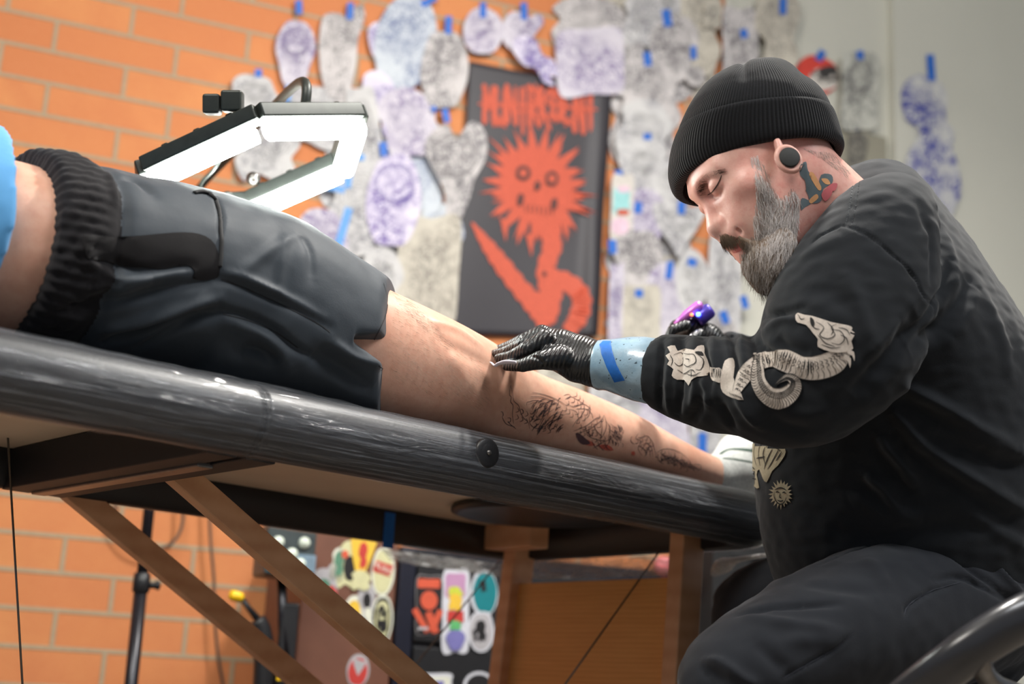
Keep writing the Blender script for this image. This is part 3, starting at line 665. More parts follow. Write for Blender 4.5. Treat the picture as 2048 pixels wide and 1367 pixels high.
# ================================================================ hexagonal LED lamp
# ================================================================ hexagonal LED lamp
LP = [cp(306, 343.5, 2.19), cp(519, 245, 2.15), cp(711, 243, 2.29), cp(685, 329, 2.47), cp(496, 412, 2.51), cp(310, 425, 2.37)]
LC = sum(LP, V())/6; LN = -((LP[1]-LP[0]).cross(LP[2]-LP[0])).normalized()
if LN.z > 0: LN = -LN          # points down, out of the diffusers
lamp = empty('hexagonal_lamp', LC, 'glowing white hexagonal LED work lamp hanging over the lying client', 'lamp')
ge = N('lit_diffuser'); ge.set(Base_Color=(1, 1, 1), Emission_Color=(0.93, 1.0, 0.95), Emission_Strength=60.0, Roughness=0.4)
HOUS = simple('lamp_housing', srgb(52, 56, 52), 0.45, 0.3)
for i in range(6):
    a, b = LP[i], LP[(i+1) % 6]; d = (b-a).normalized(); out = (((a+b)/2-LC) - LN*((a+b)/2-LC).dot(LN)).normalized()
    hs = MB(); ctr = -LN*0.012+out*0.004
    hs.bar(a+ctr-d*0.006, b+ctr+d*0.006, out*0.019, LN*0.012)
    for s in (0.2, 0.5, 0.8):       # small clips and cooling fins on the back
        hs.obox(a.lerp(b, s)-LN*0.026+out*0.004, d*0.006, out*0.012, LN*0.003)
    h = hs.build('housing', HOUS, lamp, bevel=0.003)
    g = MB(); prof = []
    n_ = 9; A_ = a+d*0.010; B_ = b-d*0.010
    ringA = []; ringB = []
    for k in range(n_):
        an = PI*k/(n_-1); o_ = out*math.cos(an)*0.0185 + LN*(0.000+math.sin(an)*0.030); ringA.append(A_+o_+d*0.004*(1-math.sin(an))); ringB.append(B_+o_-d*0.004*(1-math.sin(an)))
    g.add(ringA+ringB, [(k, k+1, n_+k+1, n_+k) for k in range(n_-1)]+[tuple(range(n_))[::-1], tuple(range(n_, 2*n_))]+[(0, n_, 2*n_-1, n_-1)])
    gd = g.build('diffuser', ge.mat, lamp, bevel=0.002); gd['label'] = 'lit white diffuser bar'
m = MB(); m.obox(LP[1]-LN*0.035-RT*0.03, RT*0.016, UP*0.016, FW*0.014); m.obox(LP[1]-LN*0.03-RT*0.062, RT*0.013, UP*0.015, FW*0.014); m.build('bracket', HOUS, lamp, bevel=0.004)
c0_ = (LP[1]+LP[0])/2-LN*0.02; c1_ = cp(455, 300, 2.32); c2_ = cp(405, 362, 2.42)
MB().tube(smooth_loop([c0_, cp(448, 292, 2.3), cp(430, 335, 2.36), c2_, cp(398, 384, 2.44)], 6, False), 0.0032, 8).build('cord', HOUS, lamp, smooth=True)
lb = MB().lathe(cp(508, 358, 2.5), -FW, [(0.001, 0), (0.012, 0), (0.012, 0.012), (0.004, 0.02)], 12).build('knob', STEEL, lamp, smooth=True)
# the gooseneck carrying it from the stand behind
MB().tube(smooth_loop([(LP[1]+LP[2])/2-LN*0.02, (LP[1]+LP[2])/2-LN*0.08+FW*0.06, cp(470, 300, 2.75), cp(360, 440, 2.9), cp(300, 700, 3.0)], 8, False), 0.008, 10).build('gooseneck', HOUS, lamp, smooth=True)

# ================================================================ things behind and under the table
BLK = simple('black_plastic', (0.010, 0.010, 0.012), 0.45)
BLKT = simple('black_tube', (0.016, 0.015, 0.02), 0.3, 0.4)
YEL = simple('yellow_plastic', srgb(240, 190, 20), 0.4)
BRN = simple('brown_laminate', srgb(112, 72, 56), 0.5, bscale=14, var=0.1)
sA = cp(300, 1000, 3.02); sB = cp(262, 1367, 2.93); sd_ = (sB-sA).normalized()
foot = sA+(sB-sA)*1.0; foot = sB + sd_*((sB.z-0.02)/(-sd_.z))
st_ = empty('light_stand', foot, 'black telescopic light stand in front of the brick wall under the table', 'light stand')
mid = sA.lerp(sB, 0.47)
MB().tube([sA-sd_*0.25, mid], 0.0118, 16).build('upper_tube', BLKT, st_, smooth=True)
MB().tube([mid, foot], 0.0140, 16).build('lower_tube', BLKT, st_, smooth=True)
k = MB().lathe(mid-sd_*0.026, sd_, [(0.013, 0), (0.017, 0.001), (0.018, 0.02), (0.018, 0.038), (0.014, 0.042)], 20); k.bar(mid+RT*0.012, mid+RT*0.036, UP*0.006, FW*0.006)
kk = k.build('clamp', BLK, st_, smooth=True)
MB().lathe(mid+RT*0.030, RT, [(0.004, 0), (0.010, 0.001), (0.010, 0.008), (0.003, 0.010)], 12).build('knob', BLK, kk, smooth=True)
for a in (0.3, 2.4, 4.5):
    MB().tube([foot+V((0, 0, 0.16)), V((foot.x+0.35*math.cos(a), foot.y+0.35*math.sin(a), 0.012))], 0.009, 8).build('leg', BLKT, st_, smooth=True)
CORD = simple('grey_brown_cord', srgb(92, 74, 62), 0.6)
def hang(name, pts, rad, label, mat=CORD, wo=0.03):
    P = smooth_loop([on_plane(x, y, W(0, 0, wo), WN) for x, y in pts], 8, False); o = MB().tube(P, rad, 8).build(name, mat, smooth=True); return tag(o, label, 'cable')
hang('looped_cable', [(236, 930), (231, 1015), (240, 1056), (270, 1088), (310, 1098), (345, 1084), (364, 1050), (366, 1000)], 0.0042, 'brown cable hanging in a loop behind the light stand')
hang('power_cable', [(418, 1000), (421, 1080), (427, 1150), (430, 1240), (436, 1310), (446, 1367), (455, 1450)], 0.0036, 'thin brown cable hanging straight down the brick wall')
# orange wall drips are part of the brick; a tool bag with a yellow tipped handle
PL = W(0, 0, 0.34)
def pb(px, py, off): return on_plane(px, py, W(0, 0, off), WN)
def wbox(mb, x0, y0, x1, y1, off, depth, mi=0):
    """box aligned with the wall; its front face lies off metres in front of the wall"""
    ym = min((y0+y1)/2, 1230); t0, t1 = sorted((wallpx(x0, ym, off)[0], wallpx(x1, ym, off)[0])); xm = (x0+x1)/2 if x1-x0 < 300 else x0+60
    z0, z1 = sorted((wallpx(xm, y0, off)[1], wallpx(xm, y1, off)[1])); z0 = 0.0 if y1 >= 1560 else max(z0, 0.0)
    mb.box8([W(t0, z0, off), W(t1, z0, off), W(t1, z0, off-depth), W(t0, z0, off-depth), W(t0, z1, off), W(t1, z1, off), W(t1, z1, off-depth), W(t0, z1, off-depth)], mi)
    return t0, t1, z0, z1
bag_foot = pb(550, 1460, 0.5); bag_foot.z = 0.0
zb = 0.62
bg = empty('clamp_tool', pb(545, 1340, 0.5), 'black ratchet clamp with a yellow tipped handle leaning under the table', 'clamp')
MB().tube([pb(516, 1238, 0.5), pb(498, 1216, 0.5), pb(482, 1194, 0.5)], [0.008, 0.006, 0.006], 10).build('handle', BLK, bg, smooth=True)
MB().lathe(pb(486, 1196, 0.5), pb(460, 1188, 0.5)-pb(486, 1196, 0.5), [(0.001, -0.002), (0.008, 0.0), (0.0115, 0.006), (0.0115, 0.024), (0.008, 0.030), (0.001, 0.031)], 16).build('yellow_tip', YEL, bg, smooth=True)
MB().tube(smooth_loop([pb(510, 1240, 0.5), pb(522, 1262, 0.5), pb(528, 1320, 0.5), pb(522, 1460, 0.5)], 5, False), [0.012]+[0.022]*15, 12).build('body', BLK, bg, smooth=True)
MB().obox(pb(572, 1300, 0.5), WT*0.02, WN*0.012, V((0, 0, 0.10))).build('grip', BLK, bg, bevel=0.006)
m = MB(); 
for x, y, s in ((560, 1338, 0.011), (558, 1352, 0.008), (563, 1330, 0.007)): m.obox(pb(x, y, 0.516), WT*s*0.6, WN*0.002, V((0, 0, s)))
m.build('yellow_mark', YEL, bg)
MB().tube([pb(563, 1150, 0.5), pb(566, 1240, 0.5), pb(572, 1330, 0.5)], [0.010, 0.012, 0.014], 12).build('shaft', BLKT, bg, smooth=True)
# equipment box with round pads
eq = MB(); t0, t1, z0, z1 = wbox(eq, 532, 1050, 632, 1152, 0.55, 0.12)
eo = eq.build('effects_unit', simple('dark_grey_case', srgb(58, 66, 68), 0.4), bevel=0.006)
tag(eo, 'dark grey equipment box with pale round buttons under the far table rail', 'equipment')
BTN = simple('pale_button', srgb(206, 214, 200), 0.4)
for x, y in ((557, 1083), (609, 1085), (584, 1107), (566, 1121), (600, 1127)):
    b_ = MB().lathe(pb(x, y, 0.552), -WN, [(0.001, -0.003), (0.013, -0.003), (0.012, 0.004), (0.001, 0.006)], 20).build('round_button', BTN, eo, smooth=True)
MB().obox(pb(607, 1125, 0.551), WT*0.026, WN*0.002, V((0, 0, 0.018))).build('display', simple('blue_grey_display', srgb(120, 140, 156), 0.25), eo)
# brown cabinet side covered in stickers and the black drawer unit beside it
cb = MB(); wbox(cb, 600, 1066, 788, 1560, 0.40, 0.36); c_o = cb.build('brown_cabinet', BRN, bevel=0.003); tag(c_o, 'brown cabinet covered with round and shaped stickers under the table', 'cabinet')
bb = MB(); wbox(bb, 793, 1096, 1640, 1600, 0.40, 0.36); b_o = bb.build('black_drawer_unit', simple('black_laminate', (0.011, 0.011, 0.016), 0.4), bevel=0.004); tag(b_o, 'black drawer unit with skateboard and banner stickers behind the table end', 'drawer unit')
NAVY = simple('navy_trim', (0.008, 0.009, 0.02), 0.4)
m = MB(); wbox(m, 794, 1096, 826, 1600, 0.415, 0.015); m.build('side_panel', NAVY, b_o, bevel=0.002)
for k, (y0, y1) in enumerate(((1130, 1285), (1297, 1375), (1385, 1500))):
    m = MB(); wbox(m, 832, y0, 1630, y1, 0.412, 0.012); d_ = m.build('drawer', BLK, b_o, bevel=0.002)
    m = MB(); wbox(m, 1100, y1-16, 1240, y1-8, 0.424, 0.012); m.build('handle', STEEL, d_, bevel=0.002)
COLS = {k: simple('sticker_'+k, srgb(*c), 0.45, var=0.05) for k, c in dict(white=(222, 222, 206), yellow=(228, 186, 64), redd=(192, 62, 56), green=(88, 132, 108), cream=(206, 202, 158), black=(32, 30, 32), grey=(176, 172, 176), orange=(206, 88, 62), teal=(20, 120, 128), mauve=(186, 140, 176), lilac=(120, 116, 176), lime=(196, 204, 70), mint=(96, 176, 110), pale_rim=(206, 206, 214)).items()}
def sticker(shapes, off, label, parent_off=0.0, name='sticker'):
    grp = 'stickers on the brown cabinet' if off < 0.41 else 'stickers on the black drawer unit'
    cols = []; mb = MB()
    for i, (cx, cy, w_, h_, rot, shp, col) in enumerate(shapes):
        if col not in cols: cols.append(col)
        out = blob(cx, cy, w_, h_, rot, shp, 0.03 if shp not in ('round',) else 0.0)
        mb.ngon([on_plane(x, y, W(0, 0, off+0.0006*(i+1)), WN) for x, y in out], -WN*0.0005, cols.index(col))
    o = mb.build(name, [COLS[c] for c in cols]); return tag(o, label, 'sticker', grp)
SO = 0.401
sticker([(676, 1130, 30, 70, 10, 'blob', 'white'), (678, 1128, 22, 52, 8, 'drip', 'green'), (690, 1108, 14, 16, 0, 'oval', 'orange')], SO, 'white and green shaped sticker, upper left on the brown cabinet')
sticker([(702, 1130, 56, 96, 4, 'blob', 'cream'), (700, 1136, 26, 50, 0, 'oval', 'black')], SO, 'cream figure sticker with a dark middle on the brown cabinet')
sticker([(724, 1118, 52, 110, 6, 'tri', 'yellow'), (726, 1112, 20, 54, 6, 'drip', 'redd'), (722, 1160, 40, 40, 0, 'blob', 'cream')], SO+0.002, 'yellow and red flame-like sticker near the top of the brown cabinet')
ov = sticker([(766, 1142, 46, 96, 3, 'oval', 'white'), (766, 1142, 38, 86, 3, 'oval', 'cream'), (766, 1136, 36, 22, 18, 'slab', 'redd')], SO, 'tall white oval sticker with a slanted red lettered bar')
sticker([(654, 1168, 50, 80, -8, 'ear', 'grey'), (660, 1190, 30, 40, 0, 'blob', 'redd'), (648, 1172, 26, 30, 0, 'blob', 'green')], SO, 'grey red and green patch sticker on the left part of the brown cabinet')
sticker([(707, 1226, 38, 72, 3, 'oval', 'white'), (707, 1228, 28, 56, 3, 'oval', 'yellow')], SO, 'yellow oval sticker with a white rim on the brown cabinet')
sticker([(734, 1212, 40, 92, 2, 'drip', 'grey'), (734, 1200, 16, 30, 0, 'oval', 'black'), (737, 1235, 18, 40, 0, 'drip', 'white')], SO, 'grey and white skull-like sticker between the two ovals')
sticker([(764, 1238, 44, 98, 2, 'oval', 'white'), (764, 1238, 37, 88, 2, 'oval', 'black'), (764, 1238, 30, 74, 2, 'oval', 'cream'), (764, 1222, 12, 24, 0, 'drip', 'black'), (764, 1252, 20, 26, 0, 'drip', 'black'), (756, 1238, 4, 40, 0, 'slab', 'black'), (772, 1238, 4, 40, 0, 'slab', 'black')], SO, 'black and cream oval emblem sticker low on the brown cabinet')
sticker([(733, 1268, 26, 44, 0, 'oval', 'grey'), (731, 1262, 18, 24, 0, 'oval', 'redd')], SO+0.001, 'small red and grey sticker left of the black and cream emblem')
sticker([(716, 1340, 46, 66, 8, 'oval', 'grey'), (716, 1342, 38, 54, 8, 'oval', 'redd'), (718, 1334, 26, 32, 8, 'tri', 'grey')], SO, 'red and grey shield sticker near the bottom of the frame')
SD = 0.4135
sticker([(858, 1210, 52, 116, 1, 'slab', 'grey'), (858, 1210, 50, 114, 1, 'slab', 'black'), (858, 1166, 44, 18, 2, 'slab', 'orange'), (858, 1200, 34, 38, 0, 'round', 'orange'), (842, 1240, 12, 52, -30, 'slab', 'orange'), (864, 1244, 14, 42, -20, 'slab', 'orange'), (872, 1240, 12, 44, 25, 'slab', 'orange'), (846, 1256, 20, 6, 0, 'slab', 'grey')], SD, 'small black sticker repeating the orange skull banner artwork')
sticker([(911, 1222, 54, 162, 1, 'slab', 'pale_rim'), (911, 1170, 40, 46, 1, 'slab', 'mauve'), (911, 1182, 30, 20, 0, 'dome', 'lime'), (911, 1204, 28, 34, 0, 'blob', 'yellow'), (911, 1232, 32, 22, 0, 'slab', 'redd'), (911, 1250, 24, 20, 0, 'blob', 'mint'), (911, 1280, 38, 42, 1, 'face', 'lilac')], SD, 'long skateboard-shaped sticker with pink, yellow and lilac artwork')
sticker([(968, 1185, 56, 90, 0, 'oval', 'pale_rim'), (970, 1185, 48, 80, 0, 'oval', 'teal'), (966, 1172, 16, 24, 0, 'drip', 'black')], SD, 'teal oval sticker right of the skateboard-shaped one')
sticker([(962, 1262, 54, 82, 0, 'oval', 'pale_rim'), (962, 1262, 46, 72, 0, 'oval', 'grey'), (962, 1262, 24, 44, 0, 'drip', 'black'), (950, 1270, 10, 24, 0, 'drip', 'black')], SD+0.001, 'white and grey oval sticker below the teal one')
sticker([(862, 1364, 84, 36, 0, 'slab', 'pale_rim'), (862, 1366, 74, 26, 0, 'slab', 'white'), (862, 1366, 50, 10, 0, 'slab', 'lilac')], SD, 'white rectangular sticker with a lilac rim at the bottom of the frame')
sticker([(958, 1372, 64, 60, 0, 'round', 'pale_rim'), (958, 1372, 52, 48, 0, 'round', 'black')], SD, 'round black sticker with a pale rim at the bottom of the frame')
sticker([(1090, 1362, 70, 44, 0, 'round', 'grey'), (1090, 1362, 50, 30, 0, 'round', 'black')], SD, 'grey round sticker seen through the arched cut-out of the end panel')
# lettering on the red bar of the oval sticker
cu = bpy.data.curves.new('letters', 'FONT'); cu.body = 'MUSIC'; cu.size = 0.018; cu.extrude = 0.0002; cu.align_x = 'CENTER'; cu.align_y = 'CENTER'
lo = bpy.data.objects.new('lettering', cu); COL.objects.link(lo); cu.materials.append(COLS['white'])
cpos = on_plane(766, 1136, W(0, 0, SO+0.004), WN)
Mx = Matrix((WT, V((0, 0, 1)), -WN)).transposed().to_4x4() @ Matrix.Rotation(math.radians(-20), 4, 'Z'); Mx.translation = cpos
lo.matrix_world = Mx; lo.data.materials[0] = COLS['white']
dg = bpy.context.evaluated_depsgraph_get(); me_ = bpy.data.meshes.new_from_object(lo.evaluated_get(dg)); me_.transform(Mx); bpy.data.objects.remove(lo)
link('lettering', me_, COLS['white'], ov, smooth=False)
# crumpled clear film and snack bag hanging behind the table end
ff = N('crumpled_film'); vv = ff.coord('Object', (1, 1, 3)); nn_ = ff.noise(vv, 22, 5, 0.7, 0.6)
ff.set(Base_Color=(0.55, 0.52, 0.5), Roughness=0.12, Alpha=ff.ramp(nn_, [(0.35, (0.25,)*3), (0.7, (0.85,)*3)]), Specular_IOR_Level=0.8); ff.bump(nn_, 0.8, 0.01)
def strip(name, top, bot, z0_, z1_, mat, label, cat, n=40, par=None):
    vs = []
    for i in range(n+1):
        t = i/n; a = V((top[0][0]*(1-t)+top[1][0]*t, top[0][1]*(1-t)+top[1][1]*t, 0)); b = V((bot[0][0]*(1-t)+bot[1][0]*t, bot[0][1]*(1-t)+bot[1][1]*t, 0))
        for j in range(7):
            s = j/6; q = a.lerp(b, s); zz = z0_*(1-t)+z1_*t + 0.006*noise.noise(V((i*.4, j*.7, 3)))
            vs.append(cp(q.x, q.y+4*noise.noise(V((i*.3, j*.2, 8))), zz))
    fs = [(i*7+j, (i+1)*7+j, (i+1)*7+j+1, i*7+j+1) for i in range(n) for j in range(6)]
    o = mesh(name, vs, fs, mat, par); 
    if label: o['label'] = label
    if cat: tag(o, None, cat)
    return o
strip('film_edge', ((760, 1096), (1015, 1128)), ((780, 1120), (1015, 1156)), 3.02, 2.92, ff.mat, 'crumpled film edge under the far rail', None, par=table)
strip('film_edge', ((1015, 1118), (1392, 1110)), ((1015, 1158), (1392, 1150)), 2.93, 2.66, ff.mat, 'crumpled film edge below the end rail', None, par=table)
m = MB(); m.lathe(cp(1326, 1130, 3.3), -FW, [(0.001, 0), (0.022, 0), (0.024, 0.02), (0.016, 0.03), (0.001, 0.032)], 20)
tag(m.build('pink_cup', simple('pink_plastic', srgb(216, 120, 124), 0.4), smooth=True), 'small blurred pink cup glimpsed under the end rail', 'cup')
m = MB(); m.obox(cp(1371, 1136, 3.3), RT*0.014, UP*0.016, FW*0.012)
tag(m.build('blue_box', simple('blue_card', srgb(128, 142, 190), 0.5), bevel=0.002), 'small blurred blue box glimpsed beside the right table leg', 'box')
m = MB(); m.tube(smooth_loop([cp(1425, 1150, 2.6), cp(1450, 1128, 2.58), cp(1480, 1118, 2.56), cp(1540, 1108, 2.55)], 5, False), [0.004, 0.008, 0.012, 0.016, 0.018, 0.018, 0.016, 0.012, 0.01, 0.008, 0.007, 0.006, 0.005, 0.005, 0.004, 0.004], 9, flat=0.6)
tag(m.build('crinkled_wrapper', ff.mat, smooth=True), 'clear crinkled wrapper with red edges hanging right of the table leg', 'wrapper')
m = MB(); wbox(m, 1425, 1088, 1640, 1600, 0.62, 0.16); m.obox(on_plane(1500, 1112, W(0, 0, 0.622), WN), WT*0.05, WN*0.003, V((0, 0, 0.006)))
tag(m.build('black_speaker', simple('black_speaker_cloth', (0.009, 0.009, 0.01), 0.8), bevel=0.004), 'plain black box right of the table leg, behind the knee', 'speaker box')
# chair arm in the lower right corner
cm = N('chair_arm_leather'); cv = cm.coord(); cm.set(Base_Color=(0.03, 0.03, 0.034), Roughness=0.28, Specular_IOR_Level=0.6); cm.bump(cm.noise(cv, 40, 3), 0.06, 0.002)
ch = empty('stool_with_backrest', V((0.75, 1.75, 0)), 'black stool with a curved padded back bar at the lower right corner', 'stool')
P_ = smooth_loop([cp(1720, 1480, 1.66), cp(1830, 1385, 1.62), cp(1900, 1330, 1.60), cp(1960, 1286, 1.60), cp(2048, 1234, 1.62), cp(2150, 1190, 1.70)], 6, False)
MB().tube(P_, 0.030, 20, flat=0.75).build('back_bar', cm.mat, ch, smooth=True)
BAR_END = P_[len(P_)//2+4]
# ================================================================ body building tools
def npv(v): return np.array(tuple(v), float)
def smin(a, b, k): h = np.clip(0.5+0.5*(b-a)/k, 0, 1); return b*(1-h)+a*h-k*h*(1-h)
def smax(a, b, k): return -smin(-a, -b, k)
def sd_ell(P, c, r, R=None):
    q = P-np.array(c); 
    if R is not None: q = q@R
    r = np.array(r); k0 = np.linalg.norm(q/r, axis=1); k1 = np.linalg.norm(q/(r*r), axis=1)+1e-9
    return k0*(k0-1)/k1
def sd_cone(P, a, b, r1, r2):
    a = np.array(a, float); b = np.array(b, float); ba = b-a; l = np.dot(ba, ba); t = np.clip(((P-a)@ba)/l, 0, 1)
    return np.linalg.norm(P-a-t[:, None]*ba, axis=1)-(r1+(r2-r1)*t)
def chain(P, pts, k=0.0):
    d = None
    for (a, ra), (b, rb) in zip(pts, pts[1:]):
        e = sd_cone(P, a, b, ra, rb); d = e if d is None else (np.minimum(d, e) if k == 0 else smin(d, e, k))
    return d
def surface_nets(f, lo, hi, h, chunk=400000):
    lo = np.array(lo); hi = np.array(hi); n = np.ceil((hi-lo)/h).astype(int)+1
    gx, gy, gz = [lo[i]+h*np.arange(n[i]) for i in range(3)]
    G = np.stack(np.meshgrid(gx, gy, gz, indexing='ij'), -1).reshape(-1, 3); D = np.empty(len(G))
    for i in range(0, len(G), chunk): D[i:i+chunk] = f(G[i:i+chunk])
    D = D.reshape(n); ins = D < 0
    corners = [(i, j, k) for i in (0, 1) for j in (0, 1) for k in (0, 1)]
    S = sum(ins[i:n[0]-1+i, j:n[1]-1+j, k:n[2]-1+k].astype(np.int8) for i, j, k in corners)
    cells = np.argwhere((S > 0) & (S < 8)); idx = -np.ones(n-1, int); idx[tuple(cells.T)] = np.arange(len(cells))
    acc = np.zeros((len(cells), 3)); cnt = np.zeros(len(cells))
    for a in corners:
        for ax in range(3):
            if a[ax]: continue
            b = list(a); b[ax] = 1
            ca = cells+np.array(a); cb = cells+np.array(b); da = D[tuple(ca.T)]; db = D[tuple(cb.T)]
            m = (da < 0) != (db < 0); t = np.where(m, da/np.where(m, da-db, 1), 0)
            p = ca+t[:, None]*(np.array(b)-np.array(a)); acc[m] += p[m]; cnt[m] += 1
    V_ = lo+h*acc/cnt[:, None]
    faces = []
    for ax in range(3):
        o1, o2 = [(1, 2), (2, 0), (0, 1)][ax]
        sl0 = [slice(None)]*3; sl1 = [slice(None)]*3; sl0[ax] = slice(0, -1); sl1[ax] = slice(1, None)
        A = ins[tuple(sl0)]; B = ins[tuple(sl1)]; e = np.argwhere(A != B); 
        ok = (e[:, o1] > 0) & (e[:, o2] > 0) & (e[:, o1] < n[o1]-1) & (e[:, o2] < n[o2]-1); e = e[ok]
        def at(d1, d2): q = e.copy(); q[:, o1] += d1; q[:, o2] += d2; return idx[tuple(q.T)]
        q = np.stack([at(-1, -1), at(0, -1), at(0, 0), at(-1, 0)], 1); fl = ~A[tuple(e.T)]; q[fl] = q[fl][:, ::-1]; faces.append(q)
    return V_, np.concatenate(faces)
def np_mesh(name, V_, F_):
    me = bpy.data.meshes.new(name); me.vertices.add(len(V_)); me.vertices.foreach_set('co', np.asarray(V_, np.float32).ravel())
    k = F_.shape[1]; me.loops.add(len(F_)*k); me.polygons.add(len(F_)); me.loops.foreach_set('vertex_index', F_.astype(np.int32).ravel())
    me.polygons.foreach_set('loop_start', np.arange(0, len(F_)*k, k, dtype=np.int32)); me.update(calc_edges=True); me.validate(); return me
def catmull(P, sub):
    P = np.array(P, float); n = len(P); out = []
    for i in range(n-1):
        p0, p1, p2, p3 = P[max(i-1, 0)], P[i], P[i+1], P[min(i+2, n-1)]
        for j in range(sub):
            t = j/sub; out.append(0.5*((2*p1)+(p2-p0)*t+(2*p0-5*p1+4*p2-p3)*t*t+(3*p1-p0-3*p2+p3)*t**3))
    out.append(P[-1]); return np.array(out)
def loft_px(stn, sub=6, n=28, power=2.0):
    """stations (px, py, depth, half width in px, half thickness in m) -> closed tube with real thickness"""
    S = catmull(stn, sub); C = [npv(cp(s[0], s[1], s[2])) for s in S]; rings = []
    for i, s in enumerate(S):
        t = C[min(i+1, len(C)-1)]-C[max(i-1, 0)]; t /= np.linalg.norm(t)
        v = npv(ray(s[0], s[1])); v /= np.linalg.norm(v); a = np.cross(t, v); a /= np.linalg.norm(a); b = np.cross(a, t); b /= np.linalg.norm(b)
        w_ = s[3]*s[2]/F; an = 2*PI*np.arange(n)/n; ca, sa = np.cos(an), np.sin(an)
        rings.append(C[i]+np.outer(np.sign(ca)*abs(ca)**(2/power)*w_, a)+np.outer(np.sign(sa)*abs(sa)**(2/power)*s[4], b))
    return rings
def loft_tab(stn, sub=6, n=28, power=2.0):
    """stations (t, c, z above table top, half width c, half height) in the table frame"""
    S = catmull(stn, sub); rings = []
    for s in S:
        an = 2*PI*np.arange(n)/n; ca, sa = np.cos(an), np.sin(an); C = npv(T(s[0], s[1], H1+s[2]))
        rings.append(C+np.outer(np.sign(ca)*abs(ca)**(2/power)*s[3], npv(TC))+np.outer(np.sign(sa)*abs(sa)**(2/power)*s[4], (0, 0, 1)))
    return rings
def rings_mesh(ringsets, name='loft'):
    vs = []; fs = []
    for rings in ringsets:
        b = len(vs); n = len(rings[0]); k = len(rings)
        for r in rings: vs += [tuple(p) for p in r]
        for i in range(k-1):
            for j in range(n): fs.append((b+i*n+j, b+i*n+(j+1) % n, b+(i+1)*n+(j+1) % n, b+(i+1)*n+j))
        fs.append(tuple(b+j for j in range(n))[::-1]); fs.append(tuple(b+(k-1)*n+j for j in range(n)))
    me = bpy.data.meshes.new(name); me.from_pydata(vs, [], fs); me.update()
    bm = bmesh.new(); bm.from_mesh(me); bmesh.ops.recalc_face_normals(bm, faces=bm.faces); bm.to_mesh(me); bm.free(); return me
def fuse(me, voxel, smooth=6):
    """melt overlapping closed shapes into one continuous skin"""
    o = bpy.data.objects.new('tmp', me); COL.objects.link(o)
    r = o.modifiers.new('r', 'REMESH'); r.mode = 'VOXEL'; r.voxel_size = voxel; r.use_smooth_shade = True
    s = o.modifiers.new('s', 'SMOOTH'); s.iterations = smooth; s.factor = 0.5
    dg = bpy.context.evaluated_depsgraph_get(); out = bpy.data.meshes.new_from_object(o.evaluated_get(dg)); bpy.data.objects.remove(o); return out
def get_co(me): a = np.empty(len(me.vertices)*3, np.float32); me.vertices.foreach_get('co', a); return a.reshape(-1, 3).astype(float)
def get_no(me): a = np.empty(len(me.vertices)*3, np.float32); me.vertices.foreach_get('normal', a); return a.reshape(-1, 3).astype(float)
def set_co(me, co): me.vertices.foreach_set('co', co.astype(np.float32).ravel()); me.update()
def bvh_of(me):
    co = get_co(me); return BVHTree.FromPolygons([tuple(c) for c in co], [tuple(p.vertices) for p in me.polygons])
def hit(bvh, px, py):
    h = bvh.ray_cast(CAM, ray(px, py).normalized())
    return (h[0], h[1]) if h[0] is not None else (None, None)
def polyline3(bvh, pts, step=5):
    """pixel polyline dropped on a surface -> list of 3D points and normals"""
    S = catmull([(x, y) for x, y in pts], 8); out = []
    for x, y in S:
        p, nn = hit(bvh, x, y)
        if p is not None:
            if nn.dot(ray(x, y)) > 0: nn = -nn
            out.append((p, nn))
    return out
def seg_dist(co, P):
    best = np.full(len(co), 9.0); tt = np.zeros(len(co)); m = len(P)-1
    for i in range(m):
        a, b = P[i], P[i+1]; ba = b-a; l = ba@ba
        if l < 1e-12: continue
        t = np.clip(((co-a)@ba)/l, 0, 1); d = np.linalg.norm(co-a-t[:, None]*ba, axis=1)
        w_ = d < best; best[w_] = d[w_]; tt[w_] = (i+t[w_])/m
    return best, tt
def fold(me, bvh, folds, scale=1.0):
    """folds: (pixel curve, width in px, height in m) positive = ridge, negative = groove; fades at both ends"""
    co = get_co(me); no = get_no(me); disp = np.zeros(len(co))
    for pts, wpx, hgt in folds:
        L_ = polyline3(bvh, pts)
        if len(L_) < 3: continue
        P = np.array([npv(p) for p, _ in L_]); w_ = wpx*1.95/F
        lo = P.min(0)-3*w_; hi = P.max(0)+3*w_; m = np.all((co > lo) & (co < hi), axis=1)
        if not m.any(): continue
        d, t = seg_dist(co[m], P); nrm = npv(sum((nn for _, nn in L_), V()).normalized())
        facing = np.clip((no[m]@nrm)*2+0.4, 0, 1)
        disp[m] += hgt*scale*np.exp(-(d/w_)**2)*np.clip(np.sin(PI*np.clip(t, 0.03, 0.97))**0.5, 0, 1)*facing
    set_co(me, co+no*disp[:, None])
def noise_disp(me, amp, scale, seed=0, aniso=None):
    co = get_co(me); no = get_no(me); d = np.empty(len(co)); a = aniso or (1, 1, 1)
    for i, c in enumerate(co): d[i] = noise.noise(V((c[0]*scale*a[0]+seed, c[1]*scale*a[1], c[2]*scale*a[2])))
    set_co(me, co+no*(d*amp)[:, None])
from mathutils.geometry import delaunay_2d_cdt
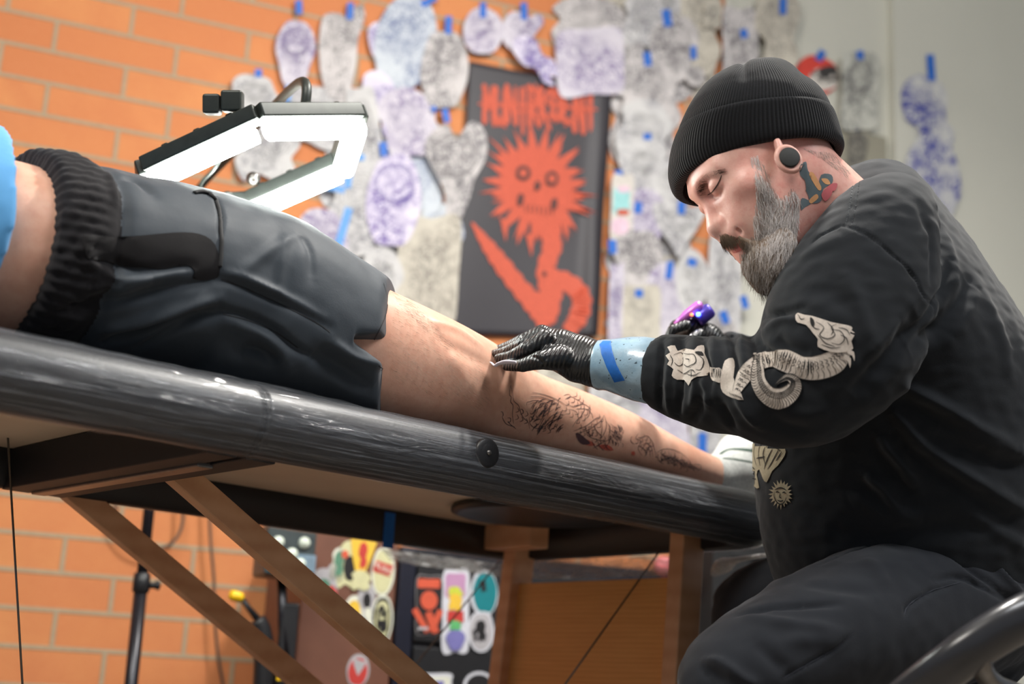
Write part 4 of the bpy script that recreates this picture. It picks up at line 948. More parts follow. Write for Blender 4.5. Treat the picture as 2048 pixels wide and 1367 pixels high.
def drape_poly(mb, bvh, pts, lift=0.001, grid=7.0, mi=0, smooth=3, zmax=9):
    """polygon given in pixels laid on the surface below it, following its curvature"""
    if smooth: pts = [(p.x, p.y) for p in smooth_loop([(x, y, 0) for x, y in pts], smooth)]
    n = len(pts); xs = [p[0] for p in pts]; ys = [p[1] for p in pts]
    inner = []; y = min(ys)+grid/2
    while y < max(ys):
        x = min(xs)+grid/2
        while x < max(xs):
            c = False; j = n-1
            for i in range(n):
                if (ys[i] > y) != (ys[j] > y) and x < (xs[j]-xs[i])*(y-ys[i])/(ys[j]-ys[i])+xs[i]: c = not c
                j = i
            if c: inner.append((x, y))
            x += grid
        y += grid
    res = delaunay_2d_cdt([V(p) for p in pts+inner], [(i, (i+1) % n) for i in range(n)], [], 1, 0.01)
    vs = []; ok = []
    for v in res[0]:
        p, nn = hit(bvh, v.x, v.y)
        if p is None or (p-CAM).dot(FW) > zmax: vs.append(V()); ok.append(False); continue
        if nn.dot(ray(v.x, v.y)) > 0: nn = -nn
        vs.append(p+nn*lift); ok.append(True)
    fs = [tuple(f) for f in res[2] if all(ok[i] for i in f)]
    # drop triangles stretched across depth jumps
    fs = [f for f in fs if max((vs[f[0]]-vs[f[1]]).length, (vs[f[1]]-vs[f[2]]).length, (vs[f[0]]-vs[f[2]]).length) < 0.05]
    # inside test for concave outlines
    def inside(x, y):
        c = False; j = n-1
        for i in range(n):
            if (ys[i] > y) != (ys[j] > y) and x < (xs[j]-xs[i])*(y-ys[i])/(ys[j]-ys[i])+xs[i]: c = not c
            j = i
        return c
    fs = [f for f in fs if inside(sum(res[0][i].x for i in f)/3, sum(res[0][i].y for i in f)/3)]
    mb.add(vs, fs, mi)
def drape_line(mb, bvh, pts, width, lift=0.0012, mi=0, sub=6, taper=True):
    S = catmull(pts, sub) if len(pts) > 2 else np.linspace(pts[0], pts[-1], 6); L_ = []
    for x, y in S:
        p, nn = hit(bvh, x, y)
        if p is None: continue
        if nn.dot(ray(x, y)) > 0: nn = -nn
        L_.append((p+nn*lift, nn))
    if len(L_) < 2: return
    vs = []; k = len(L_); run = []
    for i, (p, nn) in enumerate(L_):
        t = L_[min(i+1, k-1)][0]-L_[max(i-1, 0)][0]
        if t.length < 1e-7: t = V((1, 0, 0))
        s = t.normalized().cross(nn)*width/2*((0.3+0.7*math.sin(PI*(i+.5)/k)) if taper else 1); vs += [p-s, p+s]
    fs = [(2*i, 2*i+1, 2*i+3, 2*i+2) for i in range(k-1) if (L_[i][0]-L_[i+1][0]).length < 0.03]
    mb.add(vs, fs, mi)
def keep_main(mb):
    """drop stray scraps, keep the largest connected patch"""
    par = list(range(len(mb.v)))
    def find(i):
        while par[i] != i: par[i] = par[par[i]]; i = par[i]
        return i
    for f in mb.f:
        for i in f[1:]: par[find(i)] = find(f[0])
    cnt = {}
    for f in mb.f: cnt[find(f[0])] = cnt.get(find(f[0]), 0)+1
    m = max(cnt, key=cnt.get); k = [i for i, f in enumerate(mb.f) if find(f[0]) == m]; mb.f = [mb.f[i] for i in k]; mb.m = [mb.m[i] for i in k]
def skin_mat(name, c0, c1, red, rough=0.45, sss=0.12):
    n = N(name); v = n.coord(); a = n.noise(v, 14, 4, 0.6); b = n.noise(v, 90, 4, 0.65); c = n.noise(v, 420, 2, 0.5)
    col = n.mix(n.ramp(a, [(0.35, (0, 0, 0)), (0.7, (1, 1, 1))]), c0, c1)
    col = n.mix(n.math('MULTIPLY', n.ramp(b, [(0.45, (0, 0, 0)), (0.75, (1, 1, 1))]), 0.45), col, red)
    n.set(Base_Color=col, Roughness=rough, Subsurface_Weight=sss, Subsurface_Radius=(0.012, 0.005, 0.003), Subsurface_Scale=0.5, Specular_IOR_Level=0.45)
    nb = n.bump(c, 0.12, 0.0008); n.bump(b, 0.10, 0.002, nb); return n.mat
def cloth_mat(name, col, rough=0.85, sheen=0.3, weave=900, bump=0.18, var=0.1):
    n = N(name); v = n.coord(); a = n.noise(v, weave, 2, 0.5); b = n.noise(v, 35, 5, 0.65)
    n.set(Base_Color=n.mix(b, tuple(c*(1-var) for c in col), tuple(c*(1+var) for c in col)), Roughness=rough, Sheen_Weight=sheen, Sheen_Roughness=0.5, Specular_IOR_Level=0.25)
    nb = n.bump(a, bump, 0.0008); n.bump(b, 0.12, 0.003, nb); return n.mat
# ================================================================ the tattooing person
# head frame: x towards the nose, y towards the viewer's side, z to the crown
HX = V((-0.865, -0.097, -0.493)).normalized(); HZ = V((-0.498, 0.038, 0.866)); HZ = (HZ-HX*HZ.dot(HX)).normalized(); HY = HZ.cross(HX).normalized()
HCN = CAM+V((0.346, 1.864, 0.727)); HS = 1.04
HM = np.array([npv(HX), npv(HY), npv(HZ)])       # rows
def h2w(P): return npv(HCN)+(np.atleast_2d(P)*HS)@HM
def w2h(P): return ((P-npv(HCN))@HM.T)/HS
def hp(px, py, y=0.0):
    """head-frame point seen at a pixel, on the sagittal slice y"""
    q = on_plane(px, py, HCN+HY*(y*HS), HY); return w2h(npv(q)[None])[0]
SKIN = skin_mat('fair_reddish_skin', srgb(238, 192, 176), srgb(224, 156, 142), srgb(212, 126, 116), 0.40)
tip = hp(1417, 462); nas = hp(1404, 408); brow = hp(1387, 388); fore = hp(1364, 345); subn = hp(1437, 473); lipu = hp(1456, 487); lipl = hp(1470, 500); chin = hp(1492, 530)
def lerp(a, b, t): return a+(b-a)*t
def off(p, dx=0, dy=0, dz=0): return np.array([p[0]+dx, p[1]+dy, p[2]+dz])
lobeC = w2h(npv(cp(1576, 317, 1.885))[None])[0]
def f_head(P):
    P = P.copy()
    d = sd_ell(P, (-0.012, 0, 0.070), (0.098, 0.078, 0.090))
    d = smin(d, sd_ell(P, (0.030, 0, 0.025), (0.068, 0.066, 0.080)), 0.03)              # face mass
    d = smin(d, sd_ell(P, (0.026, 0, -0.045), (0.062, 0.054, 0.060)), 0.03)             # jaw
    d = smin(d, sd_ell(P, (0.052, 0, -0.075), (0.040, 0.034, 0.034)), 0.025)            # chin
    bx = brow[0]-0.016; bz = brow[2]
    for s in (-1, 1):
        d = smin(d, sd_cone(P, (bx+0.001, s*0.012, bz+0.001), (bx-0.014, s*0.044, bz+0.004), 0.0150, 0.012), 0.014)     # brow ridge
        d = smin(d, sd_ell(P, (0.050, s*0.046, -0.008), (0.026, 0.022, 0.020)), 0.018)                      # cheekbone
        d = smin(d, sd_ell(P, (0.062, s*0.028, -0.040), (0.024, 0.022, 0.026)), 0.02)                       # cheek
        d = smax(d, -sd_ell(P, (nas[0]-0.004, s*0.031, nas[2]+0.003), (0.016, 0.018, 0.0135)), 0.010)          # socket
        d = smin(d, sd_ell(P, (nas[0]-0.022, s*0.031, nas[2]+0.005), (0.0150, 0.0165, 0.0140)), 0.003)        # lid over the eyeball
        # nasal wing
    d = smin(d, chain(P, [(off(nas, -0.012), 0.0095), (lerp(off(nas, -0.012), off(tip, -0.012), 0.55), 0.0105), (off(tip, -0.0150, 0, 0.001), 0.0155)]), 0.008)
    d = smin(d, sd_cone(P, off(tip, -0.030, 0, 0.006), off(tip, -0.016, 0, -0.001), 0.015, 0.012), 0.008)
    for s in (-1, 1):
        d = smin(d, sd_ell(P, off(tip, -0.0255, s*0.0150, -0.001), (0.0130, 0.0085, 0.0105)), 0.004)
        d = smax(d, -sd_ell(P, off(tip, -0.022, s*0.0125, -0.0125), (0.0080, 0.0050, 0.0055)), 0.002)
        # fold from the wing to the mouth corner
        d = smax(d, -chain(P, [(off(tip, -0.030, s*0.022, 0.002), 0.0022), (off(subn, -0.016, s*0.031, -0.014), 0.003)]), 0.006)
    d = smin(d, sd_ell(P, off(subn, -0.016, 0, -0.006), (0.014, 0.024, 0.014)), 0.012)
    d = smin(d, sd_cone(P, off(lipu, -0.010, -0.014, 0.000), off(lipu, -0.010, 0.014, 0.000), 0.0062, 0.0062), 0.005)
    d = smin(d, sd_cone(P, off(lipl, -0.010, -0.013, -0.001), off(lipl, -0.010, 0.013, -0.001), 0.0072, 0.0072), 0.005)
    ml = lerp(off(lipu, -0.004), off(lipl, -0.004), 0.52)
    d = smax(d, -sd_cone(P, off(ml, 0, -0.02), off(ml, 0, 0.02), 0.0016, 0.0016), 0.003)
    # ears
    for s in (1, -1):
        e = sd_cone(P, (lobeC[0]-0.004, s*0.079, lobeC[2]+0.012), (lobeC[0]-0.010, s*0.077, lobeC[2]+0.034), 0.0075, 0.0050)
        d = smin(d, e, 0.005)
        # stretched lobe: ring round the plug
        q = P-np.array([lobeC[0], s*abs(lobeC[1]), lobeC[2]-0.001]); rr = np.hypot(q[:, 0]*1.12, q[:, 2]*0.95)
        d = smin(d, np.hypot(rr-0.0158, q[:, 1]*0.85)-0.0042, 0.0035)
    # neck
    nb = w2h(npv(cp(1745, 520, 2.03))[None])[0]
    d = smin(d, sd_cone(P, (-0.036, 0, -0.010), nb, 0.060, 0.070), 0.03)
    # vertical forehead/temple tightening and neck creases
    return d*0.9
Vh, Fh = surface_nets(f_head, (-0.21, -0.105, -0.23), (0.15, 0.105, 0.175), 0.0024)
Vh = h2w(Vh)
Vh_cap = len(Vh)
# body under the clothes, melted as one skin (coarser: it is hidden)
def W3(px, py, z): return npv(cp(px, py, z))
SHN = W3(1745, 520, 1.90); SHF = W3(1740, 540, 2.26); ELN = W3(1600, 800, 1.87); WRN = W3(1215, 730, 2.06); ELF = W3(1600, 840, 2.42); WRF = W3(1420, 690, 2.40)
PEL = W3(1850, 1150, 2.16); CHE = W3(1770, 700, 2.12); NEC = W3(1730, 490, 2.05)
HPN = W3(1860, 1230, 2.03); HPF = W3(1840, 1200, 2.26); KNN = W3(1440, 1370, 1.83); KNF = W3(1500, 1240, 2.42)
ANN = V(KNN); ANN = npv(V((KNN[0]+0.10, KNN[1]+0.02, 0.09))); ANF = npv(V((KNF[0]+0.02, KNF[1]+0.05, 0.09)))
def f_body(P):
    d = sd_ell(P, CHE, (0.15, 0.15, 0.20)); d = smin(d, sd_ell(P, PEL, (0.16, 0.16, 0.15)), 0.08)
    d = smin(d, sd_cone(P, CHE, PEL, 0.13, 0.13), 0.05); d = smin(d, sd_cone(P, SHN, SHF, 0.06, 0.06), 0.05); d = smin(d, sd_cone(P, CHE, NEC, 0.12, 0.07), 0.05)
    for S_, E_, W_ in ((SHN, ELN, WRN), (SHF, ELF, WRF)): d = smin(d, chain(P, [(S_, 0.055), (E_, 0.042), (W_, 0.028)]), 0.02)
    for H_, K_, A_ in ((HPN, KNN, ANN), (HPF, KNF, ANF)):
        d = smin(d, chain(P, [(H_, 0.088), (K_, 0.055), (A_, 0.036)]), 0.03)
    return d
Vb, Fb = surface_nets(f_body, (-0.35, 1.1, -0.0), (1.35, 3.1, 1.45), 0.014)
me = np_mesh('person', np.concatenate([Vh, Vb]), np.concatenate([Fh, Fb+len(Vh)]))
person = link('person', me, SKIN)
tag(person, 'bearded person in black beanie and sweatshirt bending over the leg and tattooing', 'person')
head_bvh = BVHTree.FromPolygons([tuple(v) for v in Vh], [tuple(f) for f in Fh])
# lids, brows, lips as coloured skin patches
LIP = skin_mat('lip_skin', srgb(206, 116, 108), srgb(186, 92, 88), srgb(170, 80, 76), 0.35)
BROWM = simple('brow_hair', srgb(98, 72, 60), 0.7)
HAIRG = simple('grey_beard_hair', srgb(172, 160, 150), 0.45, var=0.2); HAIRW = simple('white_beard_hair', srgb(226, 218, 214), 0.4, var=0.1); HAIRB = simple('brown_grey_beard_hair', srgb(122, 102, 84), 0.5, var=0.25)
# ear plugs
for s, nm in ((1, 'ear_plug'), (-1, 'ear_plug')):
    c = V(h2w(np.array([[lobeC[0], s*abs(lobeC[1])+s*0.001, lobeC[2]-0.001]]))[0]); ax = HY*s
    p_ = MB().lathe(c-ax*0.008, ax, [(0.001, 0), (0.0125, 0), (0.0125, 0.010), (0.0138, 0.0125), (0.0138, 0.0140), (0.0128, 0.0148), (0.001, 0.0150)], 32).build(nm, simple('dark_rubber', srgb(48, 49, 48), 0.75), person, smooth=True)
    p_['label'] = 'round dark ear plug'
# ------------------------------------------------ beanie
def knit(name, ribs, col):
    n = N(name); tc = n.new('ShaderNodeTexCoord'); sx = n.new('ShaderNodeSeparateXYZ'); n.L(tc.outputs['UV'], sx.inputs[0])
    w1 = n.math('SINE', n.math('MULTIPLY', sx.outputs[0], 2*PI*ribs)); w2_ = n.math('MULTIPLY', n.math('SINE', n.math('MULTIPLY', sx.outputs[1], 2*PI*95)), 0.25)
    h = n.math('ADD', w1, w2_); hh_ = n.math('MULTIPLY', n.math('ADD', w1, 1), 0.5)
    v = n.coord(); z = n.noise(v, 240, 3)
    n.set(Base_Color=n.mix(hh_, tuple(c*0.55 for c in col), tuple(c*1.5 for c in col)), Roughness=0.9, Sheen_Weight=0.12, Specular_IOR_Level=0.2)
    n.bump(n.math('ADD', h, n.math('MULTIPLY', z, 0.6)), 0.6, 0.0016); return n.mat
KNIT = knit('black_rib_knit', 165, srgb(25, 26, 29)); KNIT2 = knit('black_rib_knit_cuff', 150, srgb(22, 23, 26))
def hat_rings(rows, zc, sub, n=120, squash=0.0):
    S = catmull(rows, sub); out = []
    for (lx, ly, rx, ry, bul, dep, dz) in S:
        L_ = npv(cp(lx, ly, zc+dz)); R_ = npv(cp(rx, ry, zc+dz+0.012)); C = (L_+R_)/2; a = (R_-L_)/2
        b = -npv(FW)*dep+npv(UP)*bul*zc/F; an = 2*PI*np.arange(n)/n; ca, sa = np.cos(an), np.sin(an)
        out.append(C+np.outer(np.sign(ca)*abs(ca)**0.93, a)+np.outer(np.sign(sa)*abs(sa)**0.93, b))
    return out
def hat_mesh(name, rings, mat, parent, cap=True, ribvar=None, thick=0.003):
    n = len(rings[0]); k = len(rings); vs = [tuple(p) for r in rings for p in r]; fs = [(i*n+j, i*n+(j+1) % n, (i+1)*n+(j+1) % n, (i+1)*n+j) for i in range(k-1) for j in range(n)]
    if cap: fs.append(tuple((k-1)*n+j for j in range(n)))
    o = mesh(name, vs, fs, mat, parent); uv = o.data.uv_layers.new(name='UVMap')
    for p in o.data.polygons:
        for li, vi in zip(p.loop_indices, p.vertices):
            i, j = divmod(vi, n); u = j/n
            if len(p.vertices) == 4 and j == 0 and any(v % n == n-1 for v in p.vertices): u = 1.0
            uv.data[li].uv = (u, i/k)
    if thick: s = o.modifiers.new('th', 'SOLIDIFY'); s.thickness = thick; s.offset = -1
    return o
ZH = 2.005
crown = hat_rings([(1360, 300, 1664, 270, 34, 0.098, 0), (1361, 262, 1656, 232, 24, 0.097, 0), (1367, 244, 1650, 216, 21, 0.095, 0), (1378, 220, 1640, 198, 18, 0.090, 0), (1392, 197, 1624, 180, 14, 0.082, 0), (1410, 174, 1602, 163, 10, 0.072, 0),
                   (1436, 154, 1580, 144, 7, 0.056, 0), (1470, 140, 1562, 134, 4, 0.036, 0), (1500, 134, 1540, 131, 2, 0.014, 0)], ZH, 4)
# soft dents: the notch at the top left and a slump at the right
for i, r in enumerate(crown):
    for j in range(len(r)):
        x, y, z = proj(V(r[j])); d1 = math.exp(-(((x-1489)/9)**2+((y-138)/22)**2)); d2 = math.exp(-(((x-1602)/14)**2+((y-168)/20)**2)); d3 = math.exp(-(((x-1540)/60)**2+((y-128)/20)**2))
        r[j] = r[j]+npv(-UP)*0.0060*d1-npv(RT)*0.004*d2+npv(UP)*0.003*d3
beanie = hat_mesh('beanie', crown, KNIT, person); beanie['label'] = 'black rib-knit beanie'
cf = hat_rings([(1366, 372, 1668, 312, 47, 0.088, 0), (1352, 373, 1676, 313, 45, 0.0935, 0), (1345, 362, 1680, 306, 43, 0.0965, 0), (1341, 340, 1680, 298, 41, 0.0985, 0), (1345, 305, 1673, 272, 34, 0.0995, 0), (1352, 280, 1665, 246, 28, 0.1, 0), (1357, 268, 1660, 235, 25, 0.1, 0), (1360, 263, 1656, 232, 24, 0.0985, 0), (1363, 264, 1652, 234, 24, 0.096, 0)], ZH, 4)
cuff = hat_mesh('cuff', cf, KNIT2, beanie, cap=False); cuff['label'] = 'folded rib-knit cuff'
# ------------------------------------------------ beard, moustache, brows
hb_ = head_bvh
def f_beard(P):
    pts = [(1568, 456, .046, .003), (1566, 478, .040, .013), (1550, 505, .030, .027), (1536, 520, .012, .027)]
    d = None
    for s in (-1, 1):
        ch = [(hp(x, y, s*yy if s > 0 else s*yy), r_) for x, y, yy, r_ in pts]
        ch = [(np.array([c[0] if s > 0 else ch0[0][0], s*abs(yy), c[2]]), r_) for (c, r_), ch0, (_, _, yy, _) in zip([(hp(x, y, yy), r_) for x, y, yy, r_ in pts], ch, pts)]
        e = chain(P, ch, 0.01); d = e if d is None else smin(d, e, 0.02)
    tipb = hp(1545, 572, 0.0); mid_ = hp(1530, 530, 0.0)
    d = smin(d, chain(P, [(mid_, 0.028), (lerp(mid_, tipb, 0.6), 0.024), (off(tipb, -0.002, 0, 0.008), 0.012)]), 0.02)
    mo = hp(1449, 487, 0.0)
    for s in (-1, 1):
        d = smin(d, chain(P, [(off(mo, -0.008, s*0.004, 0.004), 0.0050), (off(mo, -0.014, s*0.022, -0.004), 0.0060), (off(mo, -0.022, s*0.032, -0.026), 0.004)]), 0.008)
    # leave the mouth free
    ml = lerp(lipu, lipl, 0.62); d = smax(d, -sd_ell(P, off(ml, 0.006, 0, -0.001), (0.022, 0.019, 0.0125)), 0.004)
    return d
Vd, Fd = surface_nets(f_beard, (-0.08, -0.09, -0.19), (0.14, 0.09, 0.02), 0.003)
Vd = h2w(Vd)
bme = np_mesh('beard', Vd, Fd); noise_disp(bme, 0.0016, 160, 3)
beard = link('beard', bme, HAIRB, person); beard['label'] = 'grey and brown full beard'
beard_bvh = BVHTree.FromPolygons([tuple(v) for v in Vd], [tuple(f) for f in Fd])
def strands(name, mat, roots, length, rad, flow, parent, curl=0.3, seed=0, lift=0.0, label=None):
    r = random.Random(seed); mb = MB(); vs = []; fs = []
    for p, nn in roots:
        L_ = length*r.uniform(.6, 1.25); d = (flow(p)+nn*r.uniform(.15, .55)).normalized(); q = p+nn*lift; pts = [q.copy()]; steps = 6
        cv = V((r.uniform(-1, 1), r.uniform(-1, 1), r.uniform(-1, 1)))*curl
        for k in range(steps):
            d = (d + cv*0.35*(k/steps) + V((0, 0, -0.08)) + flow(q)*0.18).normalized(); q = q+d*(L_/steps); pts.append(q.copy())
        b = len(vs); t0 = (pts[1]-pts[0]).normalized(); a = t0.cross(V((0.3, 0.9, 0.2))).normalized()
        for k, q2 in enumerate(pts):
            rr = rad*(1-0.75*k/steps)
            t = (pts[min(k+1, steps)]-pts[max(k-1, 0)]).normalized(); a = (a-t*a.dot(t)).normalized(); c2 = t.cross(a)
            for an in (0, 2.094, 4.189): vs.append(q2+a*math.cos(an)*rr+c2*math.sin(an)*rr)
        for k in range(steps):
            for j in range(3): fs.append((b+k*3+j, b+k*3+(j+1) % 3, b+(k+1)*3+(j+1) % 3, b+(k+1)*3+j))
    me_ = np_mesh(name, np.array([tuple(v) for v in vs]), np.array(fs)); o = link(name, me_, mat, parent); 
    if label: o['label'] = label
    o['kind'] = 'stuff'
    return o
def inpoly(x, y, P):
    c = False; j = len(P)-1
    for i in range(len(P)):
        if (P[i][1] > y) != (P[j][1] > y) and x < (P[j][0]-P[i][0])*(y-P[i][1])/(P[j][1]-P[i][1])+P[i][0]: c = not c
        j = i
    return c
def sample_roots(bvhs, poly, count, seed):
    r = random.Random(seed); xs = [p[0] for p in poly]; ys = [p[1] for p in poly]; out = []
    while len(out) < count:
        x, y = r.uniform(min(xs), max(xs)), r.uniform(min(ys), max(ys))
        if not inpoly(x, y, poly): continue
        best = None
        for b in bvhs:
            p, nn = hit(b, x, y)
            if p is not None and (best is None or (p-CAM).length < (best[0]-CAM).length): best = (p, nn if nn.dot(ray(x, y)) < 0 else -nn)
        if best: out.append(best)
        else: count -= 0; r.random()
        if len(out) == 0 and r.random() < 0.0001: break
    return out
def flow_beard(p):
    x, y, z = proj(p); ang = math.radians(100 if y < 430 else 115)          # downwards, drifting towards the chin
    dx = 0.15 if y < 400 else (-0.28 if x > 1540 else 0.25); 
    return (-UP*1.0+RT*dx-FW*0.05).normalized()
full = [(1512, 312), (1530, 330), (1545, 372), (1562, 395), (1585, 372), (1600, 395), (1598, 450), (1582, 512), (1566, 560), (1545, 580), (1522, 572), (1503, 552), (1488, 530), (1482, 515), (1500, 500), (1508, 470), (1505, 432), (1512, 400), (1510, 350)]
side = [(1508, 350), (1524, 350), (1540, 370), (1560, 395), (1590, 380), (1600, 400), (1596, 455), (1575, 520), (1552, 540), (1520, 520), (1510, 480), (1504, 440), (1512, 400), (1508, 350)]
lower = [(1484, 508), (1512, 500), (1560, 500), (1580, 510), (1562, 560), (1545, 583), (1522, 576), (1500, 550), (1484, 530)]
stache = [(1438, 470), (1450, 466), (1478, 476), (1505, 486), (1512, 500), (1492, 500), (1470, 484), (1455, 490), (1448, 497), (1440, 488)]
strands('beard_strands', HAIRB, sample_roots([hb_, beard_bvh], lower, 1500, 1), 0.022, 0.00026, flow_beard, beard, 0.8, 1, label='brown beard strands')
strands('beard_strands', HAIRG, sample_roots([hb_, beard_bvh], full, 1500, 2), 0.019, 0.00022, flow_beard, beard, 1.2, 2, label='grey beard strands')
strands('beard_strands', HAIRG, sample_roots([hb_, beard_bvh], lower, 900, 12), 0.022, 0.00024, flow_beard, beard, 1.0, 12, label='grey beard strands')
strands('beard_strands', HAIRW, sample_roots([hb_, beard_bvh], side, 1300, 3), 0.019, 0.00028, flow_beard, beard, 1.7, 3, 0.001, label='white beard strands')
strands('beard_strands', HAIRW, sample_roots([hb_, beard_bvh], lower, 380, 8), 0.024, 0.00024, flow_beard, beard, 1.1, 13, 0.001, label='white beard strands')
strands('beard_strands', HAIRG, sample_roots([hb_, beard_bvh], [(1540, 425), (1592, 430), (1594, 485), (1530, 480)], 420, 31), 0.020, 0.00025, flow_beard, beard, 1.0, 31, 0.001, label='grey beard strands')
strands('beard_strands', HAIRW, sample_roots([hb_, beard_bvh], [(1530, 425), (1592, 430), (1594, 485), (1520, 480)], 420, 32), 0.020, 0.00027, flow_beard, beard, 1.4, 32, 0.0015, label='white beard strands')
side_low = [(1494, 475), (1512, 470), (1530, 500), (1510, 520), (1486, 516), (1478, 508)]
strands('beard_strands', HAIRG, sample_roots([hb_, beard_bvh], side_low, 180, 9), 0.018, 0.00027, flow_beard, beard, 0.4, 9, label='grey beard strands')
mst = strands('moustache', HAIRB, sample_roots([hb_, beard_bvh], stache, 900, 4), 0.0115, 0.00024, lambda p: (-UP*0.75+RT*0.65-FW*0.1).normalized(), person, 0.4, 4, label='brown grey moustache')
strands('sideburn', HAIRW, sample_roots([hb_], [(1499, 312), (1516, 310), (1524, 350), (1540, 385), (1520, 392), (1510, 370), (1505, 340)], 190, 5), 0.013, 0.00024, flow_beard, person, 0.5, 5, label='whitish sideburn')
strands('neck_hair', HAIRG, sample_roots([hb_], [(1606, 296), (1665, 306), (1700, 345), (1692, 354), (1650, 322)], 520, 6), 0.0042, 0.00012, lambda p: (-UP*0.8+RT*0.6).normalized(), person, 0.3, 6, label='short grey hair on the nape')
# brows: short hairs over a soft dark base
brow_poly = [(1386, 386), (1392, 364), (1404, 350), (1424, 342), (1440, 340), (1442, 346), (1430, 352), (1412, 360), (1402, 376), (1398, 392), (1390, 394)]
strands('eyebrow', BROWM, sample_roots([hb_], brow_poly, 420, 7), 0.010, 0.00024, lambda p: (UP*0.45+RT*0.9).normalized(), person, 0.2, 7, label='brown near eyebrow')
mb = MB(); drape_poly(mb, hb_, [(1462, 479), (1470, 476), (1484, 484), (1482, 488), (1470, 485), (1462, 486)], 0.0006, 3); drape_poly(mb, hb_, [(1462, 492), (1470, 487), (1488, 489), (1488, 496), (1478, 503), (1468, 506), (1464, 500)], 0.0006, 3)
lp_ = mb.build('lips', LIP, person, smooth=True)
mb = MB(); drape_line(mb, hb_, [(1415, 390), (1424, 384), (1434, 371), (1441, 357), (1443, 350)], 0.0019, 0.0005)
mb.build('eyelashes', simple('lash_hair', srgb(70, 46, 40), 0.7), person, smooth=True)
# neck tattoo
mb = MB(); TB_ = simple('tattoo_blue_grey', srgb(98, 110, 114), 0.5); TO_ = simple('tattoo_ochre', srgb(224, 164, 112), 0.5); TR_ = simple('tattoo_rose', srgb(208, 108, 112), 0.5)
def cr3(x, y): return (1300+x/2.485, 100+y/2.485)
for pts, mi in (([(745, 575), (775, 555), (785, 600), (830, 660), (815, 690), (780, 700), (770, 650), (745, 620)], 0), ([(775, 690), (830, 680), (850, 620), (900, 620), (905, 660), (860, 690), (850, 750), (800, 760), (785, 720)], 0), ([(750, 740), (775, 740), (800, 760), (770, 780), (750, 795)], 0),
               ([(790, 620), (810, 610), (850, 680), (835, 695)], 1), ([(850, 640), (880, 640), (895, 665), (870, 665)], 1), ([(790, 745), (825, 715), (835, 735), (800, 762)], 1), ([(850, 720), (870, 690), (905, 680), (900, 720), (870, 750)], 2), ([(875, 690), (900, 665), (930, 665), (915, 700)], 2)):
    drape_poly(mb, hb_, [cr3(*p) for p in pts], 0.0005+0.0002*mi, 4, mi)
nt = mb.build('neck_tattoo', [TB_, TO_, TR_], person, smooth=True); nt['label'] = 'blue, ochre and rose tattoo on the neck'
# ------------------------------------------------ sweatshirt
SW = cloth_mat('black_sweatshirt_cotton', (0.0135, 0.0160, 0.0195), 0.9, 0.12, 700, 0.15, 0.12)
torso = loft_px([(1835, 1210, 2.17, 190, .150), (1838, 1150, 2.17, 262, .195), (1822, 1060, 2.15, 292, .215), (1812, 950, 2.15, 300, .220), (1800, 820, 2.14, 290, .220), (1790, 690, 2.12, 258, .215), (1776, 580, 2.10, 205, .215), (1764, 500, 2.08, 165, .205), (1755, 430, 2.06, 122, .150), (1746, 385, 2.04, 82, .092), (1742, 362, 2.03, 50, .06)], 6, 36, 2.2)
armN = loft_px([(1790, 430, 2.02, 60, .06), (1762, 470, 1.95, 112, .095), (1735, 540, 1.91, 145, .10), (1705, 620, 1.885, 165, .10), (1665, 700, 1.87, 160, .10), (1610, 765, 1.87, 135, .095)], 6, 28)
foreN = loft_px([(1700, 720, 1.90, 110, .085), (1630, 770, 1.87, 118, .09), (1560, 783, 1.885, 112, .088), (1490, 772, 1.92, 100, .078), (1430, 768, 1.955, 96, .070), (1380, 758, 1.985, 88, .062), (1345, 748, 2.00, 82, .060), (1326, 744, 2.008, 77, .058), (1314, 741, 2.012, 74, .057), (1309, 740, 2.014, 70, .053)], 6, 28)
armF = loft_px([(1760, 560, 2.24, 110, .09), (1700, 700, 2.34, 110, .08), (1620, 790, 2.42, 90, .07), (1540, 760, 2.42, 74, .06), (1470, 715, 2.40, 52, .048), (1440, 700, 2.39, 44, .040)], 6, 24)
sm_ = fuse(rings_mesh([torso, armN, foreN, armF]), 0.0062, 5)
